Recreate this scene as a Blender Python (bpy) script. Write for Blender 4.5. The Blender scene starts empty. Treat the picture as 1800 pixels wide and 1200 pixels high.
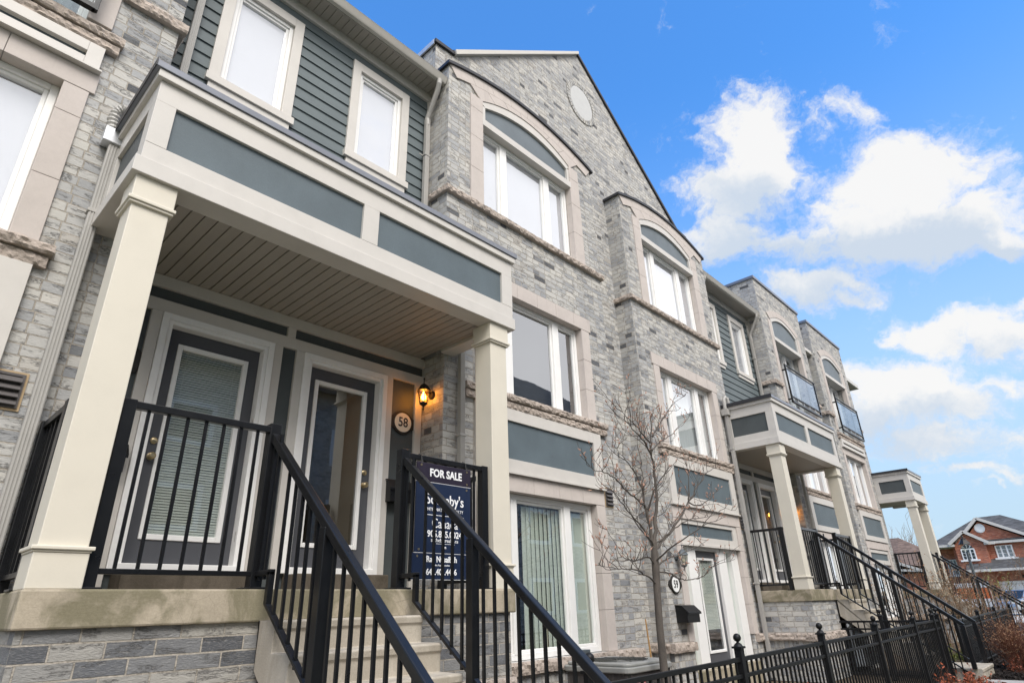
import bpy, bmesh, math, random
from mathutils import Vector, Matrix, noise as mnoise

random.seed(7)
sc = bpy.context.scene
COL = sc.collection
PI = math.pi
# Frame of the place: X runs along the row of houses, Y into them, Z up.
# Height 0 is the eye level of the photographer, the ground lies 1.35 m below.
GND = -1.35
F, B, G, W, S = 4.25, 5.3125, 5.66, 5.72, 5.76   # porch front, bay front, gable wall, door wall, siding

# ------------------------------------------------------------------ materials
def new_mat(name):
    m = bpy.data.materials.new(name); m.use_nodes = True
    nt = m.node_tree; nt.nodes.clear()
    out = nt.nodes.new('ShaderNodeOutputMaterial')
    return m, nt, out

def nd(nt, t, **kw):
    n = nt.nodes.new(t)
    for k, v in kw.items():
        if k.startswith('i_'): n.inputs[k[2:].replace('_', ' ')].default_value = v
        else: setattr(n, k, v)
    return n

def math_(nt, op, a, b=None, c=None, clamp=False):
    n = nt.nodes.new('ShaderNodeMath'); n.operation = op; n.use_clamp = clamp
    for i, v in enumerate((a, b, c)):
        if v is None: continue
        if isinstance(v, (int, float)): n.inputs[i].default_value = v
        else: nt.links.new(v, n.inputs[i])
    return n.outputs[0]

def mixc(nt, fac, a, b, mode='MIX'):
    n = nt.nodes.new('ShaderNodeMix'); n.data_type = 'RGBA'; n.blend_type = mode; n.clamp_factor = True
    for sock, v in ((n.inputs[0], fac), (n.inputs[6], a), (n.inputs[7], b)):
        if isinstance(v, (int, float)): sock.default_value = v
        elif isinstance(v, tuple): sock.default_value = (*v, 1) if len(v) == 3 else v
        else: nt.links.new(v, sock)
    return n.outputs[2]

def ramp(nt, fac, stops, interp='LINEAR'):
    n = nt.nodes.new('ShaderNodeValToRGB'); cr = n.color_ramp; cr.interpolation = interp
    while len(cr.elements) < len(stops): cr.elements.new(0.5)
    for e, (p, c) in zip(cr.elements, stops):
        e.position = p; e.color = (*c, 1) if len(c) == 3 else c
    nt.links.new(fac, n.inputs[0])
    return n.outputs[0]

def smooth(nt, v, a, b):
    n = nt.nodes.new('ShaderNodeMapRange'); n.interpolation_type = 'SMOOTHSTEP'
    n.inputs[1].default_value = a; n.inputs[2].default_value = b
    nt.links.new(v, n.inputs[0]); return n.outputs[0]

def noise(nt, vec, scale, detail=4, rough=.55, dist=0):
    n = nd(nt, 'ShaderNodeTexNoise'); n.inputs['Scale'].default_value = scale
    n.inputs['Detail'].default_value = detail; n.inputs['Roughness'].default_value = rough
    n.inputs['Distortion'].default_value = dist
    if vec is not None: nt.links.new(vec, n.inputs['Vector'])
    return n.outputs['Fac']

def scaled(nt, vec, s):
    n = nd(nt, 'ShaderNodeVectorMath', operation='MULTIPLY'); nt.links.new(vec, n.inputs[0])
    n.inputs[1].default_value = s; return n.outputs[0]

def geo_pos(nt): return nd(nt, 'ShaderNodeNewGeometry').outputs['Position']

def finish(nt, out, color, rough=.6, bump=None, bstr=.3, bdist=.01, metallic=0, spec=.5):
    p = nd(nt, 'ShaderNodeBsdfPrincipled')
    for sock, v in ((p.inputs['Base Color'], color), (p.inputs['Roughness'], rough)):
        if isinstance(v, tuple): sock.default_value = (*v, 1)
        elif isinstance(v, (int, float)): sock.default_value = v
        else: nt.links.new(v, sock)
    p.inputs['Metallic'].default_value = metallic
    p.inputs['Specular IOR Level'].default_value = spec
    if bump is not None:
        b = nd(nt, 'ShaderNodeBump'); b.inputs['Strength'].default_value = bstr; b.inputs['Distance'].default_value = bdist
        nt.links.new(bump, b.inputs['Height']); nt.links.new(b.outputs[0], p.inputs['Normal'])
    nt.links.new(p.outputs[0], out.inputs[0])
    return p

def plain(name, col, rough=.55, var=.10, scale=9, bump=.08, metallic=0, spec=.5, stretch=(1, 1, 1), fine=140):
    """paint, vinyl, metal: slight tone drift, fine grain and faint grime streaks"""
    m, nt, out = new_mat(name)
    pos = scaled(nt, geo_pos(nt), stretch)
    n1 = noise(nt, pos, scale, 5, .6); n2 = noise(nt, pos, fine, 3, .6)
    f = math_(nt, 'ADD', math_(nt, 'MULTIPLY', n1, .7), math_(nt, 'MULTIPLY', n2, .3))
    lo = tuple(c * (1 - var * 1.5) for c in col); hi = tuple(min(1, c * (1 + var * .9)) for c in col)
    c = ramp(nt, f, [(.25, lo), (.5, col), (.75, hi)])
    r = math_(nt, 'ADD', rough - .08, math_(nt, 'MULTIPLY', n1, .16))
    finish(nt, out, c, r, n2, bump, .004, metallic, spec)
    return m

def brick_mat(name, soldier=False, pal=None, bw=.264, rh=.0893, mortar_c=(.42, .38, .325), squash=True):
    m, nt, out = new_mat(name)
    g = nd(nt, 'ShaderNodeNewGeometry')
    sp = nd(nt, 'ShaderNodeSeparateXYZ'); nt.links.new(g.outputs['Position'], sp.inputs[0])
    sn = nd(nt, 'ShaderNodeSeparateXYZ'); nt.links.new(g.outputs['True Normal'], sn.inputs[0])
    side = math_(nt, 'GREATER_THAN', math_(nt, 'ABSOLUTE', sn.outputs[0]), .6)
    mx = nd(nt, 'ShaderNodeMix'); nt.links.new(side, mx.inputs[0])
    nt.links.new(sp.outputs[0], mx.inputs[2]); nt.links.new(math_(nt, 'ADD', sp.outputs[1], .07), mx.inputs[3])
    u = mx.outputs[0]; v = math_(nt, 'ADD', sp.outputs[2], .013)
    wob = noise(nt, g.outputs['Position'], 5, 2, .5)
    v = math_(nt, 'ADD', v, math_(nt, 'MULTIPLY', math_(nt, 'SUBTRACT', wob, .5), .007))
    cb = nd(nt, 'ShaderNodeCombineXYZ')
    if soldier: nt.links.new(v, cb.inputs[0]); nt.links.new(u, cb.inputs[1])
    else: nt.links.new(u, cb.inputs[0]); nt.links.new(v, cb.inputs[1])
    bt = nd(nt, 'ShaderNodeTexBrick'); nt.links.new(cb.outputs[0], bt.inputs['Vector'])
    bt.offset = 0 if soldier else .5; bt.offset_frequency = 2
    bt.squash = .55 if (squash and not soldier) else 1; bt.squash_frequency = 2
    bt.inputs['Scale'].default_value = 1; bt.inputs['Mortar Size'].default_value = .0058
    bt.inputs['Mortar Smooth'].default_value = .25; bt.inputs['Bias'].default_value = 0
    bt.inputs['Brick Width'].default_value = .4 if soldier else bw; bt.inputs['Row Height'].default_value = .0893 if soldier else rh
    bt.inputs['Color1'].default_value = (0, 0, 0, 1); bt.inputs['Color2'].default_value = (1, 1, 1, 1); bt.inputs['Mortar'].default_value = (.5, .5, .5, 1)
    pal = pal or [(0, (.085, .088, .096)), (.02, (.15, .156, .166)), (.04, (.30, .306, .316)), (.26, (.385, .388, .39)),
                  (.5, (.455, .450, .437)), (.8, (.51, .498, .467)), (.94, (.54, .523, .488)), (1, (.42, .397, .365))]
    rnd = bt.outputs['Color']
    c = ramp(nt, rnd, pal)
    # kiln smudges: flat dark patches and a fine drag texture
    vec2 = nd(nt, 'ShaderNodeCombineXYZ'); nt.links.new(u, vec2.inputs[0]); nt.links.new(v, vec2.inputs[1]); nt.links.new(rnd, vec2.inputs[2])
    st = scaled(nt, vec2.outputs[0], (5, 15, 7) if not soldier else (13, 5, 7))
    n1 = noise(nt, st, 1.0, 3, .6); sm = smooth(nt, n1, .47, .62)
    st2 = scaled(nt, vec2.outputs[0], (40, 130, 3) if not soldier else (130, 40, 3))
    n2 = noise(nt, st2, 1.0, 4, .65)
    speck = smooth(nt, n2, .44, .60)
    c = mixc(nt, math_(nt, 'MULTIPLY', math_(nt, 'MULTIPLY', sm, speck), .80), c, (.115, .112, .112))
    c = mixc(nt, math_(nt, 'MULTIPLY', math_(nt, 'SUBTRACT', n2, .5), 1.0, clamp=True), c, (.62, .60, .56))
    n0 = noise(nt, g.outputs['Position'], .9, 3, .6)
    c = mixc(nt, .45, c, ramp(nt, n0, [(.3, (.72, .73, .75)), (.7, (1.15, 1.12, 1.07))]), 'MULTIPLY')
    mort = ramp(nt, noise(nt, g.outputs['Position'], 45, 3, .6), [(.3, tuple(x * .68 for x in mortar_c)), (.7, tuple(x * 1.12 for x in mortar_c))])
    c = mixc(nt, bt.outputs['Fac'], c, mort)
    h = math_(nt, 'SUBTRACT', math_(nt, 'ADD', math_(nt, 'MULTIPLY', n2, .45), math_(nt, 'MULTIPLY', rnd, .25)), bt.outputs['Fac'])
    h = math_(nt, 'SUBTRACT', h, math_(nt, 'MULTIPLY', math_(nt, 'MULTIPLY', sm, speck), .35))
    finish(nt, out, c, .85, h, .95, .016, spec=.25)
    return m

def stone_mat(name, col, rocky=False):
    m, nt, out = new_mat(name)
    pos = geo_pos(nt)
    n1 = noise(nt, pos, 3.2, 4, .6); n2 = noise(nt, pos, 260, 2, .6); n3 = noise(nt, pos, 26, 6, .62)
    f = math_(nt, 'ADD', math_(nt, 'MULTIPLY', n1, .5), math_(nt, 'ADD', math_(nt, 'MULTIPLY', n2, .25), math_(nt, 'MULTIPLY', n3, .25)))
    k = .30 if rocky else .12
    c = ramp(nt, f, [(.3, tuple(x * (1 - k) for x in col)), (.5, col), (.7, tuple(min(1, x * (1 + k * .8)) for x in col))])
    # rain streaks and damp blotches
    stv = scaled(nt, pos, (9, 9, .8)); n4 = smooth(nt, noise(nt, stv, 1, 4, .6), .55, .8)
    c = mixc(nt, math_(nt, 'MULTIPLY', n4, .35), c, tuple(x * .62 for x in col))
    finish(nt, out, c, .88, n3 if rocky else n2, .9 if rocky else .22, .02 if rocky else .003, spec=.25)
    return m

def concrete_mat(name, col, stain=(.17, .155, .09), amt=.7, ss=(5.5, 5.5, 1.6)):
    m, nt, out = new_mat(name)
    pos = geo_pos(nt)
    n1 = noise(nt, pos, 2.6, 5, .6, .4); n2 = noise(nt, pos, 90, 4, .65)
    dr = noise(nt, scaled(nt, pos, (16, 5, 120)), 1, 3, .6)
    c = ramp(nt, n1, [(.28, tuple(x * .78 for x in col)), (.5, col), (.72, tuple(min(1, x * 1.12) for x in col))])
    vs = smooth(nt, noise(nt, scaled(nt, pos, ss), 1, 5, .62, .5), .40, .58)
    c = mixc(nt, math_(nt, 'MULTIPLY', vs, amt), c, stain)
    c = mixc(nt, .5, c, ramp(nt, n2, [(.3, (.75, .75, .75)), (.7, (1.15, 1.15, 1.15))]), 'MULTIPLY')
    crk = nd(nt, 'ShaderNodeTexVoronoi', feature='DISTANCE_TO_EDGE'); crk.inputs['Scale'].default_value = 7
    nt.links.new(scaled(nt, pos, (1, 1, 1)), crk.inputs['Vector'])
    cr = math_(nt, 'MULTIPLY', math_(nt, 'SUBTRACT', 1, smooth(nt, crk.outputs['Distance'], 0, .012)), smooth(nt, noise(nt, pos, 1.7, 2, .5), .5, .62))
    c = mixc(nt, math_(nt, 'MULTIPLY', cr, .5), c, tuple(x * .45 for x in col))
    h = math_(nt, 'ADD', math_(nt, 'MULTIPLY', n2, .6), math_(nt, 'MULTIPLY', dr, .4))
    finish(nt, out, c, .9, h, .35, .006, spec=.25)
    return m

def siding_mat(name, col):
    m, nt, out = new_mat(name)
    pos = geo_pos(nt)
    gr = noise(nt, scaled(nt, pos, (5, 5, 70)), 1, 5, .65); n1 = noise(nt, pos, 2.2, 4, .6)
    f = math_(nt, 'ADD', math_(nt, 'MULTIPLY', gr, .45), math_(nt, 'MULTIPLY', n1, .55))
    c = ramp(nt, f, [(.3, tuple(x * .84 for x in col)), (.5, col), (.7, tuple(x * 1.15 for x in col))])
    finish(nt, out, c, .62, gr, .25, .004, spec=.4)
    return m

def stucco_mat(name, col):
    m, nt, out = new_mat(name)
    pos = geo_pos(nt)
    n1 = noise(nt, pos, 2.4, 5, .62); n2 = noise(nt, pos, 160, 3, .6)
    f = math_(nt, 'ADD', math_(nt, 'MULTIPLY', n1, .6), math_(nt, 'MULTIPLY', n2, .4))
    c = ramp(nt, f, [(.3, tuple(x * .82 for x in col)), (.5, col), (.72, tuple(x * 1.22 for x in col))])
    sp = smooth(nt, noise(nt, pos, 5.3, 2, .4), .72, .78)
    c = mixc(nt, math_(nt, 'MULTIPLY', sp, .35), c, (.05, .05, .04))
    finish(nt, out, c, .58, n2, .3, .004, spec=.5)
    return m

def glass_mat(name, boost=2.4, tint=(.93, .96, .95), base=.22):
    m, nt, out = new_mat(name)
    pos = geo_pos(nt)
    gm = nd(nt, 'ShaderNodeNewGeometry'); dt = nd(nt, 'ShaderNodeVectorMath', operation='DOT_PRODUCT')
    nt.links.new(gm.outputs['Normal'], dt.inputs[0]); nt.links.new(gm.outputs['Incoming'], dt.inputs[1])
    sch = math_(nt, 'POWER', math_(nt, 'SUBTRACT', 1, math_(nt, 'ABSOLUTE', dt.outputs['Value']), clamp=True), 5)
    fres = math_(nt, 'ADD', .04, math_(nt, 'MULTIPLY', sch, .96))
    b = nd(nt, 'ShaderNodeBump'); b.inputs['Strength'].default_value = .03; b.inputs['Distance'].default_value = .02
    nt.links.new(noise(nt, pos, 1.7, 2, .5), b.inputs['Height'])
    gl = nd(nt, 'ShaderNodeBsdfGlossy'); gl.inputs['Roughness'].default_value = .015; gl.inputs['Color'].default_value = (.95, .97, 1, 1)
    nt.links.new(b.outputs[0], gl.inputs['Normal'])
    tr = nd(nt, 'ShaderNodeBsdfTransparent'); tr.inputs[0].default_value = (*tint, 1)
    mx = nd(nt, 'ShaderNodeMixShader')
    nt.links.new(math_(nt, 'ADD', math_(nt, 'MULTIPLY', fres, boost), base, clamp=True), mx.inputs[0])
    nt.links.new(tr.outputs[0], mx.inputs[1]); nt.links.new(gl.outputs[0], mx.inputs[2]); nt.links.new(mx.outputs[0], out.inputs[0])
    return m

def emis_mat(name, col, strength):
    m, nt, out = new_mat(name)
    e = nd(nt, 'ShaderNodeEmission'); e.inputs[0].default_value = (*col, 1); e.inputs[1].default_value = strength
    nt.links.new(e.outputs[0], out.inputs[0]); return m

def shingle_mat(name, col):
    m, nt, out = new_mat(name)
    pos = geo_pos(nt)
    sp = nd(nt, 'ShaderNodeSeparateXYZ'); nt.links.new(pos, sp.inputs[0])
    cb = nd(nt, 'ShaderNodeCombineXYZ'); nt.links.new(math_(nt, 'ADD', sp.outputs[0], sp.outputs[1]), cb.inputs[0]); nt.links.new(sp.outputs[2], cb.inputs[1])
    bt = nd(nt, 'ShaderNodeTexBrick'); nt.links.new(cb.outputs[0], bt.inputs['Vector'])
    bt.inputs['Scale'].default_value = 1; bt.inputs['Brick Width'].default_value = .32; bt.inputs['Row Height'].default_value = .085
    bt.inputs['Mortar Size'].default_value = .008
    bt.inputs['Color1'].default_value = (*[c * .7 for c in col], 1); bt.inputs['Color2'].default_value = (*[c * 1.3 for c in col], 1)
    bt.inputs['Mortar'].default_value = (*[c * .5 for c in col], 1)
    n1 = noise(nt, pos, 1.2, 4, .6)
    c = mixc(nt, .6, bt.outputs['Color'], ramp(nt, n1, [(.3, (.75, .75, .75)), (.7, (1.2, 1.2, 1.2))]), 'MULTIPLY')
    finish(nt, out, c, .9, bt.outputs['Fac'], -.3, .01, spec=.2); return m

def ground_mat(name, stops, scale, bump=.6, bd=.03):
    m, nt, out = new_mat(name)
    pos = geo_pos(nt)
    n1 = noise(nt, pos, scale, 8, .7); n2 = noise(nt, pos, scale * 6, 4, .7)
    f = math_(nt, 'ADD', math_(nt, 'MULTIPLY', n1, .5), math_(nt, 'MULTIPLY', n2, .5))
    finish(nt, out, ramp(nt, f, stops), .95, f, bump, bd, spec=.15); return m

M = {}
M['brick'] = brick_mat('grey_brick')
M['lane_brick'] = brick_mat('lane_brick', pal=[(0, (.30, .28, .26)), (.3, (.46, .43, .39)), (.7, (.58, .54, .49)), (1, (.62, .58, .52))], mortar_c=(.55, .5, .44))
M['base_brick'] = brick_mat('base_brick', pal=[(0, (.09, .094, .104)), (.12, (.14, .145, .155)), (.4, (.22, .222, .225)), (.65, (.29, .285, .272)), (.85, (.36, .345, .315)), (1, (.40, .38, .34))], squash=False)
M['soldier'] = brick_mat('soldier_brick', soldier=True)
M['red_brick'] = brick_mat('red_brick', pal=[(0, (.34, .10, .055)), (.4, (.49, .155, .085)), (.8, (.55, .195, .11)), (1, (.60, .26, .16))], bw=.22, rh=.075, mortar_c=(.36, .24, .18), squash=False)
M['precast'] = stone_mat('pink_grey_precast', (.515, .462, .425))
M['rock'] = stone_mat('rock_faced_stone', (.43, .365, .315), rocky=True)
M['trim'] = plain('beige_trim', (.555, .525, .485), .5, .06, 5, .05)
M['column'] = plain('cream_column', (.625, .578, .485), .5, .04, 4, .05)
M['vinyl'] = plain('white_vinyl', (.78, .77, .75), .35, .04, 6, .03)
M['casing'] = plain('white_casing', (.80, .79, .77), .45, .06, 7, .05)
M['siding'] = siding_mat('dark_siding', (.110, .133, .139))
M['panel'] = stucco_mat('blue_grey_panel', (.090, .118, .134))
M['archpanel'] = stucco_mat('skylit_blue_grey_panel', (.128, .152, .168))  # panel colour made paler: glare from the open sky put into the tone
M['darkpanel'] = stucco_mat('charcoal_and_shaded_panel', (.062, .072, .074))  # charcoal of the entrance wall; also the painted shade of near side panels
M['door'] = plain('charcoal_door', (.072, .074, .083), .42, .06, 6, .05)
M['black'] = plain('black_metal', (.0072, .0075, .0085), .30, .2, 8, .03, spec=.42)
M['fence'] = plain('black_fence', (.0075, .0075, .008), .5, .25, 7, .08, spec=.28)
M['cap'] = plain('grey_metal_cap', (.20, .21, .24), .32, .08, 5, .03, metallic=.35)
M['capdark'] = plain('black_cap', (.022, .022, .026), .5, .15, 6, .08)
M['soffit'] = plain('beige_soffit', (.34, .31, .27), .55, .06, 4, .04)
M['pipe'] = plain('grey_beige_aluminium', (.37, .355, .33), .42, .06, 5, .03)
M['gutter'] = plain('gutter_aluminium', (.52, .49, .44), .38, .06, 5, .03)
M['galv'] = plain('galvanised_metal', (.62, .63, .65), .4, .12, 11, .04, metallic=.5)
M['pane'] = glass_mat('window_glass')
M['doorpane'] = glass_mat('door_glass', 1.6, base=.13)
M['balcony_glass'] = glass_mat('balcony_glass', .8, (.74, .78, .80), .07)
M['blind'] = plain('white_blind', (.66, .64, .69), .7, .03, 4, .03)
M['vblind'] = plain('grey_green_vertical_blind', (.74, .78, .69), .7, .05, 4, .05)
M['slat'] = plain('greenish_blind_slat', (.53, .55, .50), .6, .05, 4, .04)
M['sheer'] = plain('pale_curtain', (.20, .23, .24), .8, .1, 3, .05, stretch=(6, 6, 1))
M['white_sheer'] = plain('white_curtain', (.72, .73, .74), .8, .06, 3, .05, stretch=(6, 6, .6))
M['interior'] = plain('dim_room', (.035, .036, .036), .9, .2, 3)
M['roomwall'] = plain('tan_room', (.24, .20, .155), .9, .15, 3)
M['concrete'] = concrete_mat('stained_concrete', (.39, .335, .255), (.16, .145, .088), .8, (3.1, 3.1, 2.6))
M['roughstep'] = concrete_mat('rough_step', (.12, .10, .078), (.06, .05, .036), .6)
M['steps'] = concrete_mat('pale_concrete', (.45, .405, .335), (.31, .27, .215), .55)
M['paving'] = concrete_mat('paving', (.42, .40, .37), (.30, .28, .25), .4)
M['shingle'] = shingle_mat('grey_shingle', (.094, .093, .092))
M['brown_shingle'] = shingle_mat('brown_shingle', (.16, .115, .095))
M['brass'] = plain('worn_brass', (.50, .40, .24), .3, .12, 20, .03, metallic=.9)
M['bronze'] = plain('dark_bronze', (.022, .018, .014), .45, .3, 20, .1, metallic=.3)
M['greylamp'] = plain('weathered_grey_lamp', (.075, .09, .10), .5, .2, 20, .1)
M['bulb'] = emis_mat('warm_bulb', (1, .46, .10), 26)
M['bulbglow'] = emis_mat('warm_glow', (1, .40, .05), 3.0)
M['lampglass'] = glass_mat('lantern_glass', 1.0, (.9, .9, .85), .03)
M['amberglass'] = glass_mat('amber_glass', .8, (1, .72, .30), .02)
M['ivory'] = plain('ivory_plate', (.72, .66, .55), .4, .04, 8)
M['whiteplate'] = plain('white_plate', (.80, .80, .78), .4, .04, 8)
M['louvre'] = plain('grey_white_louvre', (.60, .60, .59), .5, .05, 8)
M['ink'] = plain('black_ink', (.012, .012, .012), .5, .1)
M['navy'] = plain('navy_sign', (.010, .019, .050), .35, .12, 6, .02)
M['plum'] = plain('plum_sign', (.018, .013, .026), .35, .12, 6, .02)
M['letter'] = plain('white_letter', (.80, .80, .80), .5, .02)
M['redletter'] = plain('red_letter', (.45, .02, .03), .5, .05)
M['bark'] = plain('tree_bark', (.088, .074, .062), .9, .35, 14, .5, stretch=(1, 1, .4))
M['twig'] = plain('twig_bark', (.095, .077, .066), .85, .3, 10, .2)
M['bud'] = plain('pink_bud', (.42, .24, .17), .7, .25, 30)
M['redtwig'] = plain('red_brown_twig', (.23, .095, .055), .85, .4, 8, .2)
M['tantwig'] = plain('tan_twig', (.22, .145, .085), .85, .35, 8, .2)
M['redleaf'] = plain('orange_red_leaf', (.36, .088, .035), .6, .4, 25)
M['tanleaf'] = plain('dry_tan_leaf', (.36, .20, .10), .7, .4, 25)
M['greenleaf'] = plain('yellow_green_leaf', (.20, .22, .05), .6, .4, 25)
M['ac_body'] = plain('ac_grille', (.055, .055, .05), .5, .15, 10, .05)
M['ac_top'] = plain('ac_top', (.25, .25, .235), .5, .1, 8, .05)
M['taupe'] = plain('taupe_vent', (.085, .076, .073), .5, .1, 9, .05)
M['sealant'] = plain('tan_sealant', (.40, .29, .17), .7, .15, 14, .1)
M['stake'] = plain('bamboo_stake', (.42, .24, .09), .6, .2, 12)
M['meter'] = plain('meter_grey', (.34, .36, .37), .4, .12, 12, .03)
M['grass'] = ground_mat('grass_ground', [(.3, (.05, .06, .015)), (.5, (.11, .12, .03)), (.7, (.19, .17, .06))], 3)
M['mulch'] = ground_mat('dark_mulch', [(.35, (.012, .010, .009)), (.5, (.035, .028, .024)), (.62, (.075, .06, .05)), (.75, (.20, .16, .12))], 9, .9, .05)
M['soil'] = ground_mat('garden_soil', [(.3, (.05, .038, .028)), (.5, (.11, .085, .06)), (.7, (.22, .16, .10))], 5, .8, .05)
M['asphalt'] = ground_mat('asphalt', [(.3, (.04, .04, .042)), (.7, (.07, .07, .072))], 20, .3, .01)
M['car'] = plain('silver_car_paint', (.42, .45, .48), .22, .04, 4, .01, metallic=.6)
M['carglass'] = plain('dark_car_glass', (.02, .025, .03), .08, .1, 4, 0)
M['tyre'] = plain('tyre_rubber', (.012, .012, .012), .8, .1, 9)
M['orange'] = plain('orange_banner', (.62, .14, .035), .5, .06, 5)
M['whitebanner'] = plain('white_banner', (.78, .78, .78), .5, .04, 5)
M['redlight'] = plain('red_lens', (.4, .02, .02), .25, .05)
M['garage'] = plain('white_garage', (.74, .74, .74), .45, .03, 4)

# ------------------------------------------------------------------ mesh building
class MB:
    def __init__(s): s.v = []; s.f = []
    def add(s, vs, fs):
        n = len(s.v); s.v += [tuple(p) for p in vs]; s.f += [tuple(i + n for i in f) for f in fs]; return s
    def box(s, x0, x1, y0, y1, z0, z1):
        return s.add([(x0, y0, z0), (x1, y0, z0), (x1, y1, z0), (x0, y1, z0), (x0, y0, z1), (x1, y0, z1), (x1, y1, z1), (x0, y1, z1)],
                     [(0, 3, 2, 1), (4, 5, 6, 7), (0, 1, 5, 4), (1, 2, 6, 5), (2, 3, 7, 6), (3, 0, 4, 7)])
    def quad(s, a, b, c, d): return s.add([a, b, c, d], [(0, 1, 2, 3)])
    def prism(s, poly, y0, y1, axis='y'):
        n = len(poly)
        if axis == 'y': P = [(x, y0, z) for x, z in poly] + [(x, y1, z) for x, z in poly]
        elif axis == 'x': P = [(y0, x, z) for x, z in poly] + [(y1, x, z) for x, z in poly]
        else: P = [(x, z, y0) for x, z in poly] + [(x, z, y1) for x, z in poly]
        fs = [tuple(range(n)), tuple(range(2 * n - 1, n - 1, -1))] + [(i, i + n, (i + 1) % n + n, (i + 1) % n) for i in range(n)]
        return s.add(P, fs)
    def beam(s, p, q, w, h, up=(0, 0, 1)):
        p = Vector(p); q = Vector(q); d = (q - p).normalized(); u = Vector(up)
        r = d.cross(u).normalized(); u = r.cross(d).normalized()
        vs = [c + r * a * w / 2 + u * b * h / 2 for c in (p, q) for a, b in ((-1, -1), (1, -1), (1, 1), (-1, 1))]
        return s.add(vs, [(0, 1, 2, 3), (7, 6, 5, 4), (0, 4, 5, 1), (1, 5, 6, 2), (2, 6, 7, 3), (3, 7, 4, 0)])
    def tube(s, pts, r, n=8, cap=True):
        pts = [Vector(p) for p in pts]; rs = r if isinstance(r, (list, tuple)) else [r] * len(pts)
        vs = []; fs = []; ref = None
        for i, p in enumerate(pts):
            d = (pts[min(i + 1, len(pts) - 1)] - pts[max(i - 1, 0)])
            if d.length < 1e-9: d = Vector((0, 0, 1))
            d.normalize()
            if ref is None: ref = Vector((1, 0, 0)) if abs(d.x) < .8 else Vector((0, 1, 0))
            a = d.cross(ref).normalized(); b = d.cross(a); ref = -b if False else ref
            for k in range(n):
                t = 2 * PI * k / n; vs.append(p + (a * math.cos(t) + b * math.sin(t)) * rs[i])
        for i in range(len(pts) - 1):
            for k in range(n):
                fs.append((i * n + k, i * n + (k + 1) % n, (i + 1) * n + (k + 1) % n, (i + 1) * n + k))
        if cap: fs += [tuple(range(n - 1, -1, -1)), tuple(range((len(pts) - 1) * n, len(pts) * n))]
        return s.add(vs, fs)
    def lathe(s, prof, c=(0, 0, 0), n=16, axis='z'):
        vs = []; fs = []
        for r, h in prof:
            for k in range(n):
                t = 2 * PI * k / n; a, b = r * math.cos(t), r * math.sin(t)
                p = (a, b, h) if axis == 'z' else ((h, a, b) if axis == 'x' else (a, h, b))
                vs.append((p[0] + c[0], p[1] + c[1], p[2] + c[2]))
        for i in range(len(prof) - 1):
            for k in range(n): fs.append((i * n + k, i * n + (k + 1) % n, (i + 1) * n + (k + 1) % n, (i + 1) * n + k))
        fs += [tuple(range(n - 1, -1, -1)), tuple(range((len(prof) - 1) * n, len(prof) * n))]
        return s.add(vs, fs)
    def ball(s, c, r, n=12):
        return s.lathe([(max(1e-4, r * math.sin(PI * i / 8)), -r * math.cos(PI * i / 8)) for i in range(9)], c, n)
    def ringbox(s, x0, x1, z0, z1, w, y0, y1, wt=None, wb=None):
        """rectangular frame facing -Y"""
        wt = w if wt is None else wt; wb = w if wb is None else wb
        s.box(x0, x0 + w, y0, y1, z0, z1); s.box(x1 - w, x1, y0, y1, z0, z1)
        s.box(x0 + w, x1 - w, y0, y1, z1 - wt, z1)
        if wb: s.box(x0 + w, x1 - w, y0, y1, z0, z0 + wb)
        return s
    def mesh(s, name, mat, off=(0, 0, 0), smooth=False, fix=True):
        me = bpy.data.meshes.new(name)
        me.from_pydata([(p[0] - off[0], p[1] - off[1], p[2] - off[2]) for p in s.v], [], s.f)
        if fix:
            bm = bmesh.new(); bm.from_mesh(me)
            bmesh.ops.recalc_face_normals(bm, faces=bm.faces)
            if smooth:
                for f in bm.faces: f.smooth = True
                for e in bm.edges:
                    if len(e.link_faces) == 2 and e.calc_face_angle(0) > .7: e.smooth = False
            bm.to_mesh(me); bm.free()
        me.materials.append(mat if not isinstance(mat, str) else M[mat])
        me.update(); return me
    def build(s, name, mat, parent=None, bevel=0, smooth=False, fix=True):
        off = root_loc(parent)
        me = s.mesh(name, mat, off, smooth, fix)
        o = bpy.data.objects.new(name, me); COL.objects.link(o)
        if parent is not None: o.parent = parent
        if bevel: bev(o, bevel)
        return o

def bev(o, w, seg=2):
    m = o.modifiers.new('bevel', 'BEVEL'); m.width = w; m.segments = seg; m.limit_method = 'ANGLE'; m.angle_limit = .6
    return o

def root_loc(o):
    if o is None: return (0, 0, 0)
    while o.parent is not None: o = o.parent
    return o.location

def thing(name, label, cat, loc=(0, 0, 0), group=None):
    o = bpy.data.objects.new(name, None); COL.objects.link(o); o.location = loc; o.empty_display_size = .2
    o['label'] = label; o['category'] = cat
    if group: o['group'] = group
    return o

def tag(o, label, cat, group=None):
    o['label'] = label; o['category'] = cat
    if group: o['group'] = group
    return o

def inst(name, me, parent, loc):
    """a part that shares its mesh with its sisters; loc in place coordinates"""
    o = bpy.data.objects.new(name, me); COL.objects.link(o); o.parent = parent
    r = root_loc(parent); o.location = (loc[0] - r[0], loc[1] - r[1], loc[2] - r[2]); return o

def struct(name, mb, mat, kind='structure'):
    o = mb.build(name, mat); o['kind'] = kind; return o

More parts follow.
